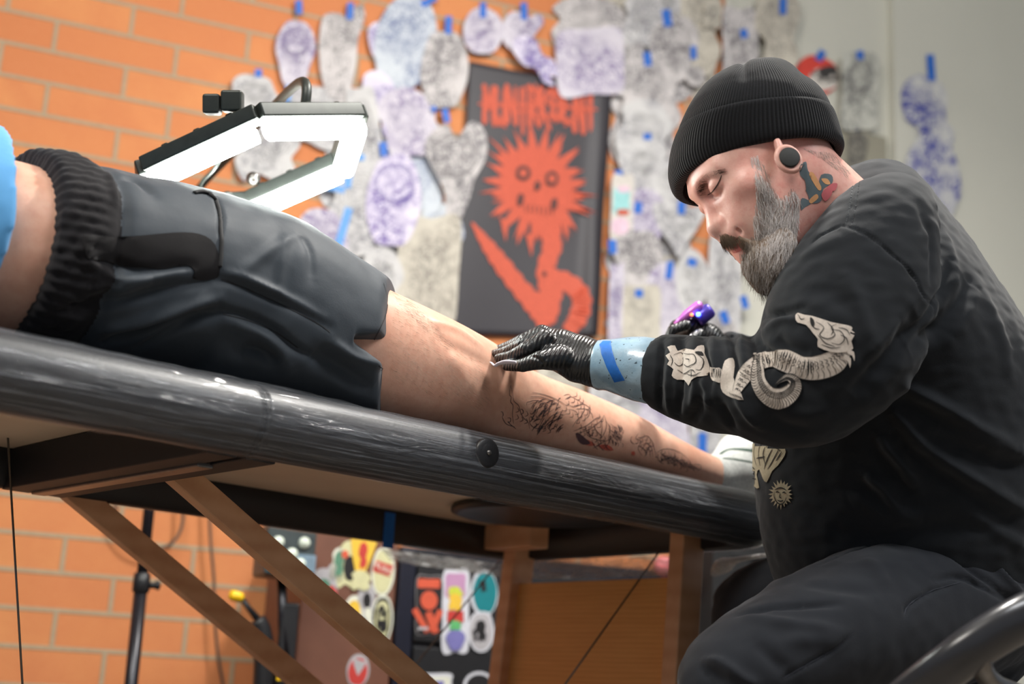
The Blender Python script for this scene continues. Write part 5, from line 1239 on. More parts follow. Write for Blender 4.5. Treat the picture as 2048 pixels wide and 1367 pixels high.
# one finer pass so that narrow seams survive
o_ = bpy.data.objects.new('t', sm_); COL.objects.link(o_); sb_ = o_.modifiers.new('s', 'SUBSURF'); sb_.levels = 1; sb_.render_levels = 1
dg = bpy.context.evaluated_depsgraph_get(); sm2 = bpy.data.meshes.new_from_object(o_.evaluated_get(dg)); bpy.data.objects.remove(o_)
bv = bvh_of(sm_)
def c6(*p): return [(1500+x/2.485, 350+y/2.485) for x, y in p]
def c5(*p): return [(1300+x/2.644, 850+y/2.644) for x, y in p]
def c1(*p): return [(1150+x/2.733, 550+y/2.733) for x, y in p]
big = [
 (c6((850, 180), (905, 300), (910, 420), (900, 560)), 13, -.006), (c6((950, 250), (1000, 400), (1030, 560)), 16, .005),
 (c6((1095, 530), (1060, 620), (970, 730), (880, 800), (800, 860)), 20, -.014), (c6((1130, 560), (1080, 680), (1000, 800)), 18, .006), (c6((1000, 430), (940, 600), (880, 720), (790, 800)), 11, -.008),
 (c6((1150, 560), (1210, 700), (1260, 860), (1290, 1010)), 20, .006), (c6((850, 690), (780, 790), (700, 900), (600, 1010), (500, 1100)), 22, -.016),
 (c6((760, 1050), (860, 1095), (1000, 1175), (1150, 1265), (1340, 1355)), 13, .012), (c6((740, 1110), (860, 1170), (1000, 1260), (1150, 1350)), 14, -.010),
 (c6((700, 1160), (780, 1240), (870, 1330)), 12, .010), (c6((670, 1200), (740, 1290), (800, 1350)), 12, -.008),
 (c5((1210, 50), (1255, 115), (1340, 210), (1420, 330)), 15, .014), (c5((1170, 90), (1230, 180), (1320, 290), (1380, 380)), 13, -.010), (c5((1130, 260), (1220, 320), (1320, 440)), 13, .012), (c5((1090, 300), (1180, 370), (1270, 470)), 13, -.008),
 (c5((1300, 10), (1450, 120), (1700, 285), (1978, 450)), 16, .013), (c5((1300, 70), (1420, 170), (1650, 330), (1900, 500)), 17, -.011), (c5((1060, 420), (1150, 400), (1300, 470), (1450, 520)), 22, .009), (c5((1500, 40), (1700, 140), (1978, 230)), 16, -.009), (c5((1550, 10), (1750, 90), (1978, 160)), 14, .007),
 (c5((1000, 560), (1200, 600), (1500, 540), (1800, 540), (1978, 600)), 22, -.008), (c5((1700, 480), (1850, 560), (1978, 640)), 15, .008),
 (c6((480, 500), (540, 640), (590, 790), (620, 900)), 16, .005), (c6((300, 560), (420, 600), (560, 700)), 18, -.003), (c6((250, 420), (350, 350), (460, 300)), 16, .003),
 (c6((260, 660), (150, 680), (60, 710)), 7, -.005), (c6((240, 700), (150, 720), (70, 770)), 9, .004), (c6((620, 860), (680, 800), (760, 730)), 14, .005),
 # forearm bunching
 (c1((1000, 215), (1110, 208), (1230, 225)), 7, -.006), (c1((1000, 290), (1005, 380), (1080, 450), (1060, 520)), 9, -.009), (c1((1100, 330), (1160, 390), (1290, 430)), 12, -.008),
 (c1((700, 335), (715, 450), (735, 560), (750, 680)), 8, -.010), (c1((745, 340), (765, 450), (790, 560)), 10, .008), (c1((855, 335), (865, 430), (880, 540)), 8, -.010), (c1((905, 330), (915, 420), (950, 520)), 10, .008),
 (c1((960, 310), (965, 400), (975, 470)), 7, -.008), (c1((640, 340), (650, 450), (660, 600), (640, 740)), 11, .007), (c1((590, 340), (575, 480), (570, 640), (560, 770)), 8, -.009), (c1((530, 345), (520, 470), (510, 640), (520, 760)), 9, .006), (c1((480, 350), (470, 480), (460, 620), (465, 720)), 6, -.008),
 (c1((700, 560), (740, 640), (720, 700)), 13, .010), (c1((690, 690), (640, 780), (620, 830)), 10, -.009), (c1((880, 640), (940, 740), (1010, 830)), 12, .009), (c1((800, 700), (830, 780), (860, 840)), 12, -.008), (c1((1060, 780), (1160, 840), (1280, 860)), 20, -.006), (c1((1150, 700), (1250, 760), (1400, 740)), 22, .004),
]
fold(sm2, bv, big)
bv2 = bvh_of(sm2)
fine = [(c6((465, 252), (540, 275), (620, 318), (700, 388), (770, 450), (830, 520), (858, 590), (915, 650), (915, 690)), 3.0, -.0042), (c6((460, 250), (400, 275), (340, 310), (300, 345)), 2.6, -.003),
        (c6((520, 30), (505, 130), (492, 200), (476, 255)), 2.2, -.0020), (c6((541, 30), (527, 130), (512, 200), (498, 262)), 2.2, -.0020)]
fold(sm2, bv2, fine)
noise_disp(sm2, 0.0016, 42, 1, (1, 1, 1.6))
sw = link('sweatshirt', sm2, SW, person); sw['label'] = 'black long-sleeved sweatshirt'
sw_bvh = bvh_of(sm2)
# stitched seams
mb = MB(); STM = simple('seam_thread', srgb(58, 62, 66), 0.8)
for crv in (c6((514, 32), (499, 130), (486, 200), (470, 255)), c6((545, 32), (531, 130), (517, 200), (502, 262))):
    S = catmull(crv, 16)
    for i in range(0, len(S)-1, 2): drape_line(mb, sw_bvh, [S[i], S[i+1]], 0.0009, 0.0006, taper=False)
mb.build('shoulder_stitching', STM, sw, smooth=True)
# collar rib
# ------------------------------------------------ printed serpent on the sleeve
INK = simple('cream_screen_print', srgb(214, 202, 190), 0.75, bscale=400, var=0.1); INKD = simple('dark_screen_print_line', srgb(30, 28, 28), 0.8)
def stroke_poly(pts):
    S = catmull(pts, 7); L_, R_ = [], []
    for i, (x, y, w_) in enumerate(S):
        a = S[max(i-1, 0)]; b = S[min(i+1, len(S)-1)]; dx, dy = b[0]-a[0], b[1]-a[1]; l = math.hypot(dx, dy) or 1
        L_.append((x-dy/l*w_/2, y+dx/l*w_/2)); R_.append((x+dy/l*w_/2, y-dx/l*w_/2))
    return S, L_, R_
mb = MB(); ln = MB()
def cc(x, y): return (1150+x/2.733, 550+y/2.733)
def body_stroke(pts, lift, scales=True, step=2, rib=0.5):
    P = [(*cc(x, y), w_/2.733) for x, y, w_ in pts]; S, L_, R_ = stroke_poly(P)
    for i in range(len(S)-1): drape_poly(mb, sw_bvh, [L_[i], L_[i+1], R_[i+1], R_[i]], lift, 5, 0, 0)
    drape_line(ln, sw_bvh, L_, 0.0011, lift+0.0006, sub=2); drape_line(ln, sw_bvh, R_, 0.0011, lift+0.0006, sub=2)
    if scales:
        for i in range(1, len(S)-1, step):
            # belly ribs on one side, scales on the other
            c = (S[i][0], S[i][1]); n_ = (R_[i][0]-L_[i][0], R_[i][1]-L_[i][1]); q = lambda u, k=0.0: (L_[i][0]+n_[0]*u+(S[min(i+1, len(S)-1)][0]-S[i][0])*k, L_[i][1]+n_[1]*u+(S[min(i+1, len(S)-1)][1]-S[i][1])*k)
            drape_line(ln, sw_bvh, [q(.02), q(.12, .5), q(.25, .6), q(rib)], 0.0008, lift+0.0007)
            drape_line(ln, sw_bvh, [q(rib), q(rib+.08, 1.2), q(rib+.16, .2)], 0.0009, lift+0.0007)
            drape_line(ln, sw_bvh, [q(rib+.16, .2), q(rib+.26, 1.1), q(rib+.34, .0)], 0.0009, lift+0.0007)
            if rib < .4: drape_line(ln, sw_bvh, [q(rib+.34, .2), q(rib+.44, 1.1), q(rib+.54, .0)], 0.0009, lift+0.0007)
body_stroke([(885, 640, 40), (925, 560, 80), (985, 490, 90), (1070, 460, 92), (1150, 470, 120), (1240, 505, 118), (1330, 505, 132), (1420, 470, 128), (1458, 405, 100), (1430, 350, 120)], 0.0012, True, 2, .42)
body_stroke([(1000, 430, 40), (1000, 500, 62), (1010, 590, 84), (1060, 655, 100), (1130, 672, 112), (1190, 630, 90), (1200, 580, 66), (1165, 560, 40), (1125, 580, 20), (1100, 600, 8)], 0.0020, True, 1, .45)
drape_poly(mb, sw_bvh, [cc(*p) for p in [(1205, 232), (1225, 212), (1262, 222), (1300, 228), (1400, 258), (1490, 276), (1515, 292), (1500, 320), (1526, 330), (1508, 360), (1518, 400), (1480, 420), (1400, 420), (1330, 392), (1330, 352), (1305, 322), (1268, 275), (1222, 262)]], 0.0028, 5, 0, 2)
for fl in ([(1480, 400), (1522, 420), (1524, 470), (1512, 440), (1490, 430)], [(1470, 430), (1505, 455), (1500, 505), (1488, 470), (1468, 455)], [(1490, 290), (1528, 318), (1505, 312)]): drape_poly(mb, sw_bvh, [cc(*p) for p in fl], 0.0030, 5, 0, 2)
for c_ in ([(1320, 260), (1360, 290), (1340, 330), (1380, 350), (1420, 330), (1400, 290), (1430, 270)], [(1400, 300), (1450, 310), (1470, 350), (1440, 380), (1400, 370)], [(1290, 250), (1310, 290), (1340, 300)], [(1440, 290), (1480, 300), (1500, 330)], [(1350, 380), (1400, 400), (1450, 396)], [(1225, 222), (1240, 245), (1262, 240)], [(1330, 330), (1370, 372), (1420, 392)], [(1380, 262), (1410, 300), (1400, 330)], [(1450, 330), (1480, 345), (1490, 380)]):
    drape_line(ln, sw_bvh, [cc(*p) for p in c_], 0.0012, 0.0036)
drape_poly(ln, sw_bvh, [cc(*p) for p in [(1290, 235), (1308, 250), (1312, 275), (1300, 285), (1290, 262)]], 0.0036, 4, 0, 2)
# claw-like curls near the cuff, band and fin
drape_poly(mb, sw_bvh, [cc(*p) for p in [(508, 395), (545, 388), (560, 418), (610, 402), (650, 412), (668, 392), (705, 388), (706, 430), (735, 500), (722, 550), (670, 555), (640, 572), (625, 604), (602, 572), (560, 572), (530, 548), (540, 515), (505, 490), (516, 470), (500, 440), (520, 425)]], 0.0014, 5, 0, 2)
for c_ in ([(540, 440), (580, 430), (600, 470), (570, 500), (545, 480)], [(600, 430), (650, 440), (660, 480), (620, 500), (590, 480)], [(560, 520), (600, 540), (640, 520), (660, 540)], [(670, 440), (700, 470), (690, 520), (660, 520)], [(520, 440), (535, 470), (525, 500)], [(620, 540), (650, 550), (690, 535)], [(610, 460), (630, 462), (628, 478)]):
    drape_line(ln, sw_bvh, [cc(*p) for p in c_], 0.0013, 0.0024)
drape_poly(ln, sw_bvh, [cc(*p) for p in [(655, 425), (690, 425), (700, 445), (672, 440)]], 0.0024, 4, 0, 2)
drape_poly(mb, sw_bvh, [cc(*p) for p in [(736, 505), (770, 508), (802, 516), (802, 582), (776, 582), (740, 562)]], 0.0014, 5, 0, 2)
for k in range(6): drape_line(ln, sw_bvh, [cc(742+k*10, 510), cc(748+k*10, 535), cc(744+k*10, 562)], 0.0010, 0.0022)
drape_poly(mb, sw_bvh, [cc(*p) for p in [(822, 470), (860, 456), (872, 500), (868, 560), (890, 610), (920, 682), (862, 668), (812, 640), (797, 590), (806, 520)]], 0.0014, 5, 0, 2)
for k in range(7): drape_line(ln, sw_bvh, [cc(850+k*9, 640+k*4), cc(862+k*9, 655+k*4)], 0.0009, 0.0022)
pr = mb.build('sleeve_print', INK, sw, smooth=True); pr['label'] = 'cream serpent print on the sleeve'
ln.build('print_lines', INKD, sw, smooth=True)
# chest print: figure with a long robe and a sun face
mb = MB(); ln = MB(); INK2 = simple('beige_screen_print', srgb(176, 164, 138), 0.8, bscale=300, var=0.12)
drape_poly(mb, sw_bvh, [cc(*p) for p in [(965, 905), (1010, 902), (1042, 915), (1100, 918), (1152, 945), (1150, 985), (1112, 1040), (1082, 1070), (1052, 1130), (1030, 1105), (1012, 1060), (998, 1090), (1012, 1160), (982, 1150), (958, 1050), (955, 960)]], 0.0016, 5, 0, 2)
for c_ in ([(990, 920), (985, 980), (1000, 1040)], [(1020, 915), (1010, 980), (1020, 1040)], [(1050, 925), (1035, 980), (1050, 1040)], [(1090, 940), (1060, 1000), (1040, 1060)], [(1120, 950), (1090, 1010), (1060, 1060)], [(1135, 965), (1105, 1015)], [(970, 1040), (990, 1060)], [(965, 1080), (990, 1085)], [(972, 1110), (998, 1112)], [(975, 940), (970, 1000)], [(1000, 1000), (1045, 990)], [(1062, 930), (1100, 935), (1130, 960)]):
    drape_line(ln, sw_bvh, [cc(*p) for p in c_], 0.0022, 0.0024)
keep_main(mb); mb.build('robed_figure_print', INK2, sw, smooth=True)['label'] = 'beige robed figure print on the chest'
ln.build('print_lines', INKD, sw, smooth=True); mb = MB(); ln = MB()
r = random.Random(3)
sun = []
for k in range(40):
    a = 2*PI*k/40; R_ = (44 if k % 2 else 66)*r.uniform(.9, 1.1); sun.append(cc(1130+R_*math.cos(a)*1.0, 1195+R_*1.18*math.sin(a)))
drape_poly(mb, sw_bvh, sun, 0.0016, 5, 0, 0)
for c_ in ([(1105, 1185), (1115, 1180), (1124, 1186)], [(1140, 1188), (1150, 1184), (1158, 1190)], [(1130, 1190), (1126, 1210), (1134, 1214)], [(1114, 1228), (1130, 1234), (1146, 1228)], [(1100, 1170), (1130, 1160), (1160, 1172)], [(1098, 1180), (1096, 1210), (1112, 1240), (1130, 1250), (1150, 1240), (1162, 1210)]):
    drape_line(ln, sw_bvh, [cc(*p) for p in c_], 0.0020, 0.0026)
mb.build('sun_face_print', INK2, sw, smooth=True)['label'] = 'beige sun face print on the belly'
ln.build('print_lines', INKD, sw, smooth=True)
# ------------------------------------------------ trousers
TR = cloth_mat('black_trouser_twill', (0.0190, 0.0215, 0.0275), 0.85, 0.15, 900, 0.2, 0.12)
thN = loft_px([(2010, 1190, 2.16, 120, .13), (1900, 1215, 2.06, 148, .135), (1780, 1240, 1.98, 160, .125), (1660, 1275, 1.91, 146, .115), (1550, 1318, 1.86, 128, .105), (1470, 1355, 1.83, 112, .095), (1425, 1385, 1.82, 92, .085), (1400, 1410, 1.82, 60, .07)], 6, 30)
hipS = loft_px([(1800, 1120, 2.2, 200, .19), (1830, 1200, 2.2, 240, .20), (1860, 1300, 2.2, 220, .19), (1870, 1380, 2.2, 120, .14)], 5, 30)
shN = [npv(V(KNN)+V((0, 0, 0.02)))]
def col_rings(pts, n=24):
    out = []
    S = catmull([tuple(p)+(a, b) for p, a, b in pts], 5)
    for s in S: an = 2*PI*np.arange(n)/n; out.append(np.array([s[0]+s[3]*np.cos(an), s[1]+s[4]*np.sin(an), np.full(n, s[2])]).T)
    return out
def P3(a, z): return (a[0], a[1], z)
shinN = col_rings([(P3(KNN+np.array([0.01, 0, 0]), KNN[2]+0.02), .066, .07), (P3(KNN+np.array([0.03, 0.0, 0]), KNN[2]-0.12), .074, .076), (P3(ANN, 0.22), .068, .068), (P3(ANN, 0.075), .07, .07)])
thF = loft_px([(1860, 1200, 2.28, 130, .12), (1700, 1200, 2.36, 108, .10), (1560, 1200, 2.42, 90, .09), (1490, 1225, 2.44, 78, .08), (1462, 1245, 2.44, 60, .07)], 5, 24)
shinF = col_rings([(P3(KNF, KNF[2]+0.02), .066, .07), (P3(KNF+np.array([0.01, 0.02, 0]), KNF[2]-0.15), .07, .072), (P3(ANF, 0.22), .066, .066), (P3(ANF, 0.075), .066, .066)])
tm = fuse(rings_mesh([thN, hipS, shinN, thF, shinF]), 0.008, 5)
o_ = bpy.data.objects.new('t', tm); COL.objects.link(o_); sb_ = o_.modifiers.new('s', 'SUBSURF'); sb_.levels = 1; sb_.render_levels = 1
dg = bpy.context.evaluated_depsgraph_get(); tm2 = bpy.data.meshes.new_from_object(o_.evaluated_get(dg)); bpy.data.objects.remove(o_)
bvt = bvh_of(tm)
fold(tm2, bvt, [(c5((480, 1000), (640, 960), (800, 950), (1000, 945)), 9, -.009), (c5((400, 960), (560, 880), (760, 800), (900, 720)), 22, .004), (c5((300, 1240), (380, 1260), (480, 1330), (560, 1367)), 10, .010), (c5((290, 1290), (350, 1330), (400, 1367)), 9, -.008),
                (c5((480, 1010), (700, 1040), (900, 1070), (1040, 1100)), 13, .006), (c5((1070, 1100), (960, 1190), (840, 1260), (700, 1340)), 4, -.004), (c5((1350, 1000), (1370, 950), (1480, 880), (1600, 840)), 5, -.005), (c5((1500, 820), (1650, 800), (1850, 900), (1978, 990)), 8, -.009),
                (c5((1650, 660), (1780, 720), (1900, 830), (1978, 900)), 9, .009), (c5((1600, 690), (1700, 760), (1900, 900), (1978, 960)), 8, -.008), (c5((1140, 700), (1200, 760), (1250, 850)), 14, .004), (c5((900, 740), (1100, 650), (1350, 605), (1600, 640)), 6, -.004), (c5((820, 840), (1000, 860), (1200, 880)), 16, -.005),
                (c5((700, 1150), (850, 1130), (1020, 1140)), 14, .005), (c5((560, 1150), (640, 1230), (720, 1300)), 14, -.006)])
noise_disp(tm2, 0.0014, 45, 5)
tr = link('trousers', tm2, TR, person); tr['label'] = 'black work trousers'
tv = bvh_of(tm2); mb = MB()
drape_line(mb, tv, c5((1075, 1098), (960, 1188), (840, 1258), (700, 1338)), 0.0012, 0.0006, taper=False); drape_line(mb, tv, c5((1345, 1000), (1370, 948), (1480, 878), (1640, 830)), 0.0012, 0.0006, taper=False)
mb.build('seam', simple('trouser_seam', srgb(52, 54, 62), 0.8), tr, smooth=True)
# shoes and stool seat carry the figure (below the frame)
for A_ in (ANN, ANF):
    sh = fuse(rings_mesh([[npv(V((A_[0]+x, A_[1]-0.01, z)))+np.stack([np.zeros(20), w2*np.cos(2*PI*np.arange(20)/20), h2*np.sin(2*PI*np.arange(20)/20)], 1) for x, z, w2, h2 in ((0.07, .045, .02, .02), (0.05, .05, .042, .045), (0, .055, .045, .052), (-.06, .045, .046, .042), (-.14, .036, .048, .033), (-.20, .03, .03, .02))]]), 0.006, 3)
    link('shoe', sh, BLK, person)
seatc = V((HPN+HPF)/2)+V((0.03, 0.0, 0)); zs = 0.455
MB().lathe(V((seatc.x, seatc.y, zs-0.06)), (0, 0, 1), [(0.001, 0), (0.17, 0), (0.185, 0.02), (0.185, 0.045), (0.17, 0.06), (0.001, 0.062)], 40).build('seat', cm.mat, ch, smooth=True)
MB().lathe(V((seatc.x, seatc.y, 0.10)), (0, 0, 1), [(0.03, 0), (0.03, 0.2), (0.018, 0.205), (0.018, 0.35), (0.05, 0.352)], 20).build('gas_column', STEEL, ch, smooth=True)
MB().tube(smooth_loop([V((seatc.x+0.10, seatc.y, zs-0.06)), V((seatc.x+0.26, seatc.y-0.06, zs-0.02)), BAR_END+V((0.03, 0.05, -0.05)), BAR_END], 6, False), 0.012, 12).build('support_arm', STEEL, ch, smooth=True)
for k in range(5):
    a = 2*PI*k/5+0.3; e_ = V((seatc.x+0.26*math.cos(a), seatc.y+0.26*math.sin(a), 0.055))
    lg = MB().bar(V((seatc.x, seatc.y, 0.12)), e_+V((0, 0, 0.02)), V((-math.sin(a), math.cos(a), 0))*0.018, V((0, 0, 0.012))).build('leg', BLK, ch, bevel=0.003)
    MB().lathe(V((e_.x, e_.y, 0.028))-V((-math.sin(a), math.cos(a), 0))*0.02, V((-math.sin(a), math.cos(a), 0)), [(0.001, 0), (0.026, 0), (0.027, 0.01), (0.027, 0.03), (0.026, 0.04), (0.001, 0.04)], 18).build('caster', BLK, lg, smooth=True)
# ------------------------------------------------ blue sleeve guard with tape
SG = N('pale_blue_plastic_guard'); v = SG.coord(); a = SG.noise(v, 30, 4, 0.6); sp = SG.noise(v, 220, 1, 0.4)
colg = SG.mix(SG.ramp(sp, [(0.70, (0, 0, 0)), (0.74, (1, 1, 1))]), SG.ramp(a, [(0.35, srgb(140, 176, 200)), (0.7, srgb(172, 202, 220))]), srgb(66, 84, 96))
SG.set(Base_Color=colg, Roughness=0.32, Specular_IOR_Level=0.6, Coat_Weight=0.8, Coat_Roughness=0.15); SG.bump(a, 0.35, 0.006)
sg = loft_px([(1400, 760, 1.975, 60, .05), (1345, 750, 1.995, 62, .045), (1300, 741, 2.01, 66, .049), (1260, 734, 2.025, 62, .050), (1225, 730, 2.035, 54, .046), (1204, 729, 2.04, 50.5, .043), (1196, 728.5, 2.042, 49, .041)], 7, 48)
sgm = rings_mesh([sg]); sgo = link('sleeve_guard', sgm, SG.mat, person); sgo['label'] = 'shiny pale blue plastic sleeve guard'
noise_disp(sgm, 0.0012, 60, 2); sgb = bvh_of(sgm)
mb = MB(); drape_poly(mb, sgb, [(1199, 689), (1206, 682), (1222, 682), (1224, 700), (1233, 728), (1250, 760), (1229, 764), (1214, 735), (1203, 708)], 0.0008, 4, 0, 0)
mb.build('tape', TAPE, sgo, smooth=True)['label'] = 'blue tape holding the sleeve guard'
# ------------------------------------------------ gloves
GL = N('black_nitrile_glove'); v = GL.coord('Object'); 
dr = npv((cp(1190, 728, 2.045)-cp(1085, 700, 2.07)).normalized())
mpg = GL.new('ShaderNodeTexCoord'); dt_ = GL.new('ShaderNodeVectorMath', operation='DOT_PRODUCT'); GL.L(mpg.outputs['Object'], dt_.inputs[0]); dt_.inputs[1].default_value = tuple(dr)
nz = GL.noise(v, 55, 3, 0.5); ph = GL.math('ADD', GL.math('MULTIPLY', dt_.outputs['Value'], 1250), GL.math('MULTIPLY', nz, 9)); wv_ = GL.math('SINE', ph)
GL.set(Base_Color=(0.014, 0.015, 0.016), Roughness=0.34, Specular_IOR_Level=0.6); nb = GL.bump(wv_, 0.4, 0.0010); GL.bump(GL.noise(v, 300, 3, 0.6), 0.3, 0.001, nb)
def g3(x, y, z): return npv(cp(x, y, z))
def f_glove(P):
    u = 2.05/F
    d = chain(P, [(g3(1200, 729, 2.042), 51*u), (g3(1188, 728, 2.045), 46*u), (g3(1180, 727, 2.047), 43*u), (g3(1160, 722, 2.055), 42*u)])      # wrist
    d = smin(d, sd_cone(P, g3(1160, 712, 2.060), g3(1100, 690, 2.070), 43*u, 34*u), 0.012)                          # back of the hand
    d = smin(d, sd_cone(P, g3(1150, 732, 2.035), g3(1100, 712, 2.030), 30*u, 22*u), 0.012)                          # heel / thumb pad towards the viewer
    d = smin(d, sd_cone(P, g3(1140, 705, 2.10), g3(1088, 682, 2.12), 32*u, 24*u), 0.012)
    # four fingers, knuckles fanned in depth, bending down onto the knee
    d = smin(d, sd_cone(P, g3(1120, 695, 2.06), g3(1068, 694, 2.065), 34*u, 24*u), 0.012)
    F4 = [[(1090, 678, 2.040, 19), (1052, 698, 2.025, 15), (1024, 712, 2.040, 12), (998, 716, 2.060, 10)],
          [(1086, 668, 2.065, 19), (1046, 688, 2.055, 15), (1014, 703, 2.080, 12), (986, 709, 2.110, 10)],
          [(1084, 666, 2.092, 18), (1044, 682, 2.095, 14), (1010, 696, 2.130, 11.5), (982, 703, 2.160, 9.5)],
          [(1090, 672, 2.120, 13), (1054, 686, 2.138, 10.5), (1028, 696, 2.160, 9), (1004, 702, 2.185, 8)]]
    for fg in F4: d = smin(d, chain(P, [(g3(x, y, z), r_*u) for x, y, z, r_ in fg], 0.002), 0.005)
    th = [(1118, 716, 2.020, 26), (1080, 720, 2.000, 18), (1046, 730, 2.008, 13), (1014, 731, 2.035, 10.5)]
    d = smin(d, chain(P, [(g3(x, y, z), r_*u) for x, y, z, r_ in th], 0.002), 0.006)
    return d
Vg, Fg = surface_nets(f_glove, npv(V((-0.07, 1.90, HC+0.40))), npv(V((0.22, 2.36, HC+0.66))), 0.0021)
gm = np_mesh('glove', Vg, Fg); gb_ = BVHTree.FromPolygons([tuple(v) for v in Vg], [tuple(f) for f in Fg])
fold(gm, gb_, [(((1065, 655), (1050, 668), (1030, 684)), 3, -.002), (((1060, 712), (1075, 716), (1090, 728)), 3, -.003), (((1090, 740), (1085, 725), (1100, 712)), 3, -.002), (((1100, 648), (1085, 660), (1070, 680)), 3, .002)])
glove = link('glove', gm, GL.mat, person); glove['label'] = 'black nitrile glove pressing on the knee'
# white folded wipe between the fingers
tw = cloth_mat('white_paper_wipe', srgb(226, 220, 232), 0.8, 0.1, 600, 0.2)
S_ = catmull([(1031, 724, 1.996, 4.5), (1012, 723, 2.004, 5.5), (997, 727, 2.014, 4), (990, 731, 2.022, 3.5), (984, 726, 2.030, 3), (981, 724, 2.04, 2)], 5)
mb = MB(); mb.tube([cp(s[0], s[1], s[2]) for s in S_], [s[3]*2.05/F for s in S_], 12, flat=0.6)
tag(mb.build('paper_wipe', tw, smooth=True), 'small folded white paper wipe pinched by the gloved hand on the knee', 'wipe')
# second gloved hand with the machine, behind the forearm
def f_gl2(P):
    u = 2.36/F; d = chain(P, [(g3(1450, 705, 2.39), 26*u), (g3(1415, 675, 2.385), 27*u), (g3(1380, 655, 2.38), 23*u), (g3(1355, 655, 2.37), 17*u)], 0.01)
    for k in range(4):
        z = 2.33+0.022*k; d = smin(d, chain(P, [(g3(1372, 650+k*2, z), 11*u), (g3(1345, 660+k*2, z-.01), 10*u), (g3(1330, 690, z-.01), 9*u), (g3(1345, 715, z), 8*u)], 0.002), 0.006)
    d = smin(d, chain(P, [(g3(1400, 668, 2.34), 12*u), (g3(1372, 685, 2.32), 10*u), (g3(1345, 705, 2.325), 8.5*u)], 0.002), 0.006)
    return d
V2, F2 = surface_nets(f_gl2, npv(cp(1350, 690, 2.36))-0.17, npv(cp(1400, 680, 2.36))+0.17, 0.003)
g2 = link('glove', np_mesh('glove', V2, F2), GL.mat, person); g2['label'] = 'second black glove behind the forearm'
mc = empty('tattoo_machine', cp(1385, 640, 2.36), 'small pink and violet tattoo machine with a blue light held by the far glove', 'tattoo machine')
PINK = simple('pink_anodised', srgb(206, 120, 214), 0.3, 0.4); LEDB = N('blue_led'); LEDB.set(Base_Color=(0.05, 0.1, 1), Emission_Color=(0.08, 0.16, 1), Emission_Strength=9); LEDO = N('orange_led'); LEDO.set(Base_Color=(1, .3, .1), Emission_Color=(1, .25, .1), Emission_Strength=2.2)
ax_ = (cp(1402, 606, 2.36)-cp(1352, 645, 2.355)).normalized()
MB().lathe(cp(1350, 648, 2.355), ax_, [(0.001, 0), (0.004, 0.0), (0.006, 0.015), (0.0085, 0.025), (0.009, 0.05), (0.006, 0.056), (0.001, 0.058)], 20).build('body', PINK, mc, smooth=True)
PURP = simple('violet_anodised', srgb(84, 70, 176), 0.3, 0.4)
MB().lathe(cp(1394, 640, 2.362), ax_, [(0.001, 0), (0.012, 0.0), (0.0135, 0.004), (0.0135, 0.026), (0.011, 0.030), (0.001, 0.031)], 24).build('drive', PURP, mc, smooth=True)
MB().lathe(cp(1397, 628, 2.346), -FW, [(0.001, -0.004), (0.004, -0.004), (0.0038, 0.001), (0.001, 0.002)], 16).build('light', LEDB.mat, mc, smooth=True)['label'] = 'blue indicator light'
MB().lathe(cp(1384, 629, 2.346), -FW, [(0.001, -0.004), (0.0028, -0.004), (0.0026, 0.001), (0.001, 0.002)], 16).build('light', LEDO.mat, mc, smooth=True)['label'] = 'orange indicator light'
# ================================================================ the lying person
SKC = skin_mat('tan_skin', srgb(232, 186, 162), srgb(220, 164, 138), srgb(208, 142, 120), 0.42)
CN = C0+0.135
torsoC = loft_tab([(-0.1, 1.80, .12, .17, .11), (.25, 1.78, .125, .185, .115), (.45, 1.76, .13, .18, .12), (.60, 1.735, .130, .18, .124), (.68, 1.72, .130, .178, .120), (.75, 1.72, .126, .165, .108), (.85, 1.72, .122, .165, .104), (.95, 1.72, .118, .16, .10)], 6, 40, 2.2)
legN = loft_tab([(.85, CN+.03, .118, .105, .112), (1.0, CN+.01, .112, .105, .108), (1.10, CN+.005, .106, .100, .104), (1.19, CN, .098, .096, .098), (1.29, CN, .091, .090, .0905), (1.36, CN, .084, .082, .084), (1.40, CN, .0785, .077, .0785), (1.44, CN, .073, .071, .0725), (1.48, CN, .068, .067, .0675), (1.59, CN, .063, .064, .062), (1.71, CN-.002, .0555, .053, .0535), (1.84, CN-.004, .043, .039, .0395), (1.93, CN-.004, .037, .033, .034), (1.99, CN, .040, .036, .038)], 5, 36, 2.1)
legF = loft_tab([(.85, CN+.22, .115, .10, .11), (1.1, CN+.24, .10, .095, .098), (1.3, CN+.25, .085, .085, .083), (1.48, CN+.255, .066, .065, .064), (1.6, CN+.26, .062, .062, .060), (1.72, CN+.26, .052, .052, .050), (1.88, CN+.25, .040, .036, .036), (1.97, CN+.25, .04, .036, .036)], 5, 30)
cm_ = fuse(rings_mesh([torsoC, legN, legF]), 0.0055, 4)
cb_ = bvh_of(cm_)
fold(cm_, cb_, [(((868, 655), (900, 690), (950, 716), (985, 736)), 16, -.004), (((970, 760), (985, 800), (1000, 850)), 14, -.004), (((900, 700), (930, 760), (960, 830)), 24, .003), (((860, 640), (915, 660), (965, 694)), 10, .004)])
client = link('person', cm_, SKC); tag(client, 'person in dark shorts lying face down on the massage table, being tattooed on the calf', 'person')
cbv = bvh_of(cm_)
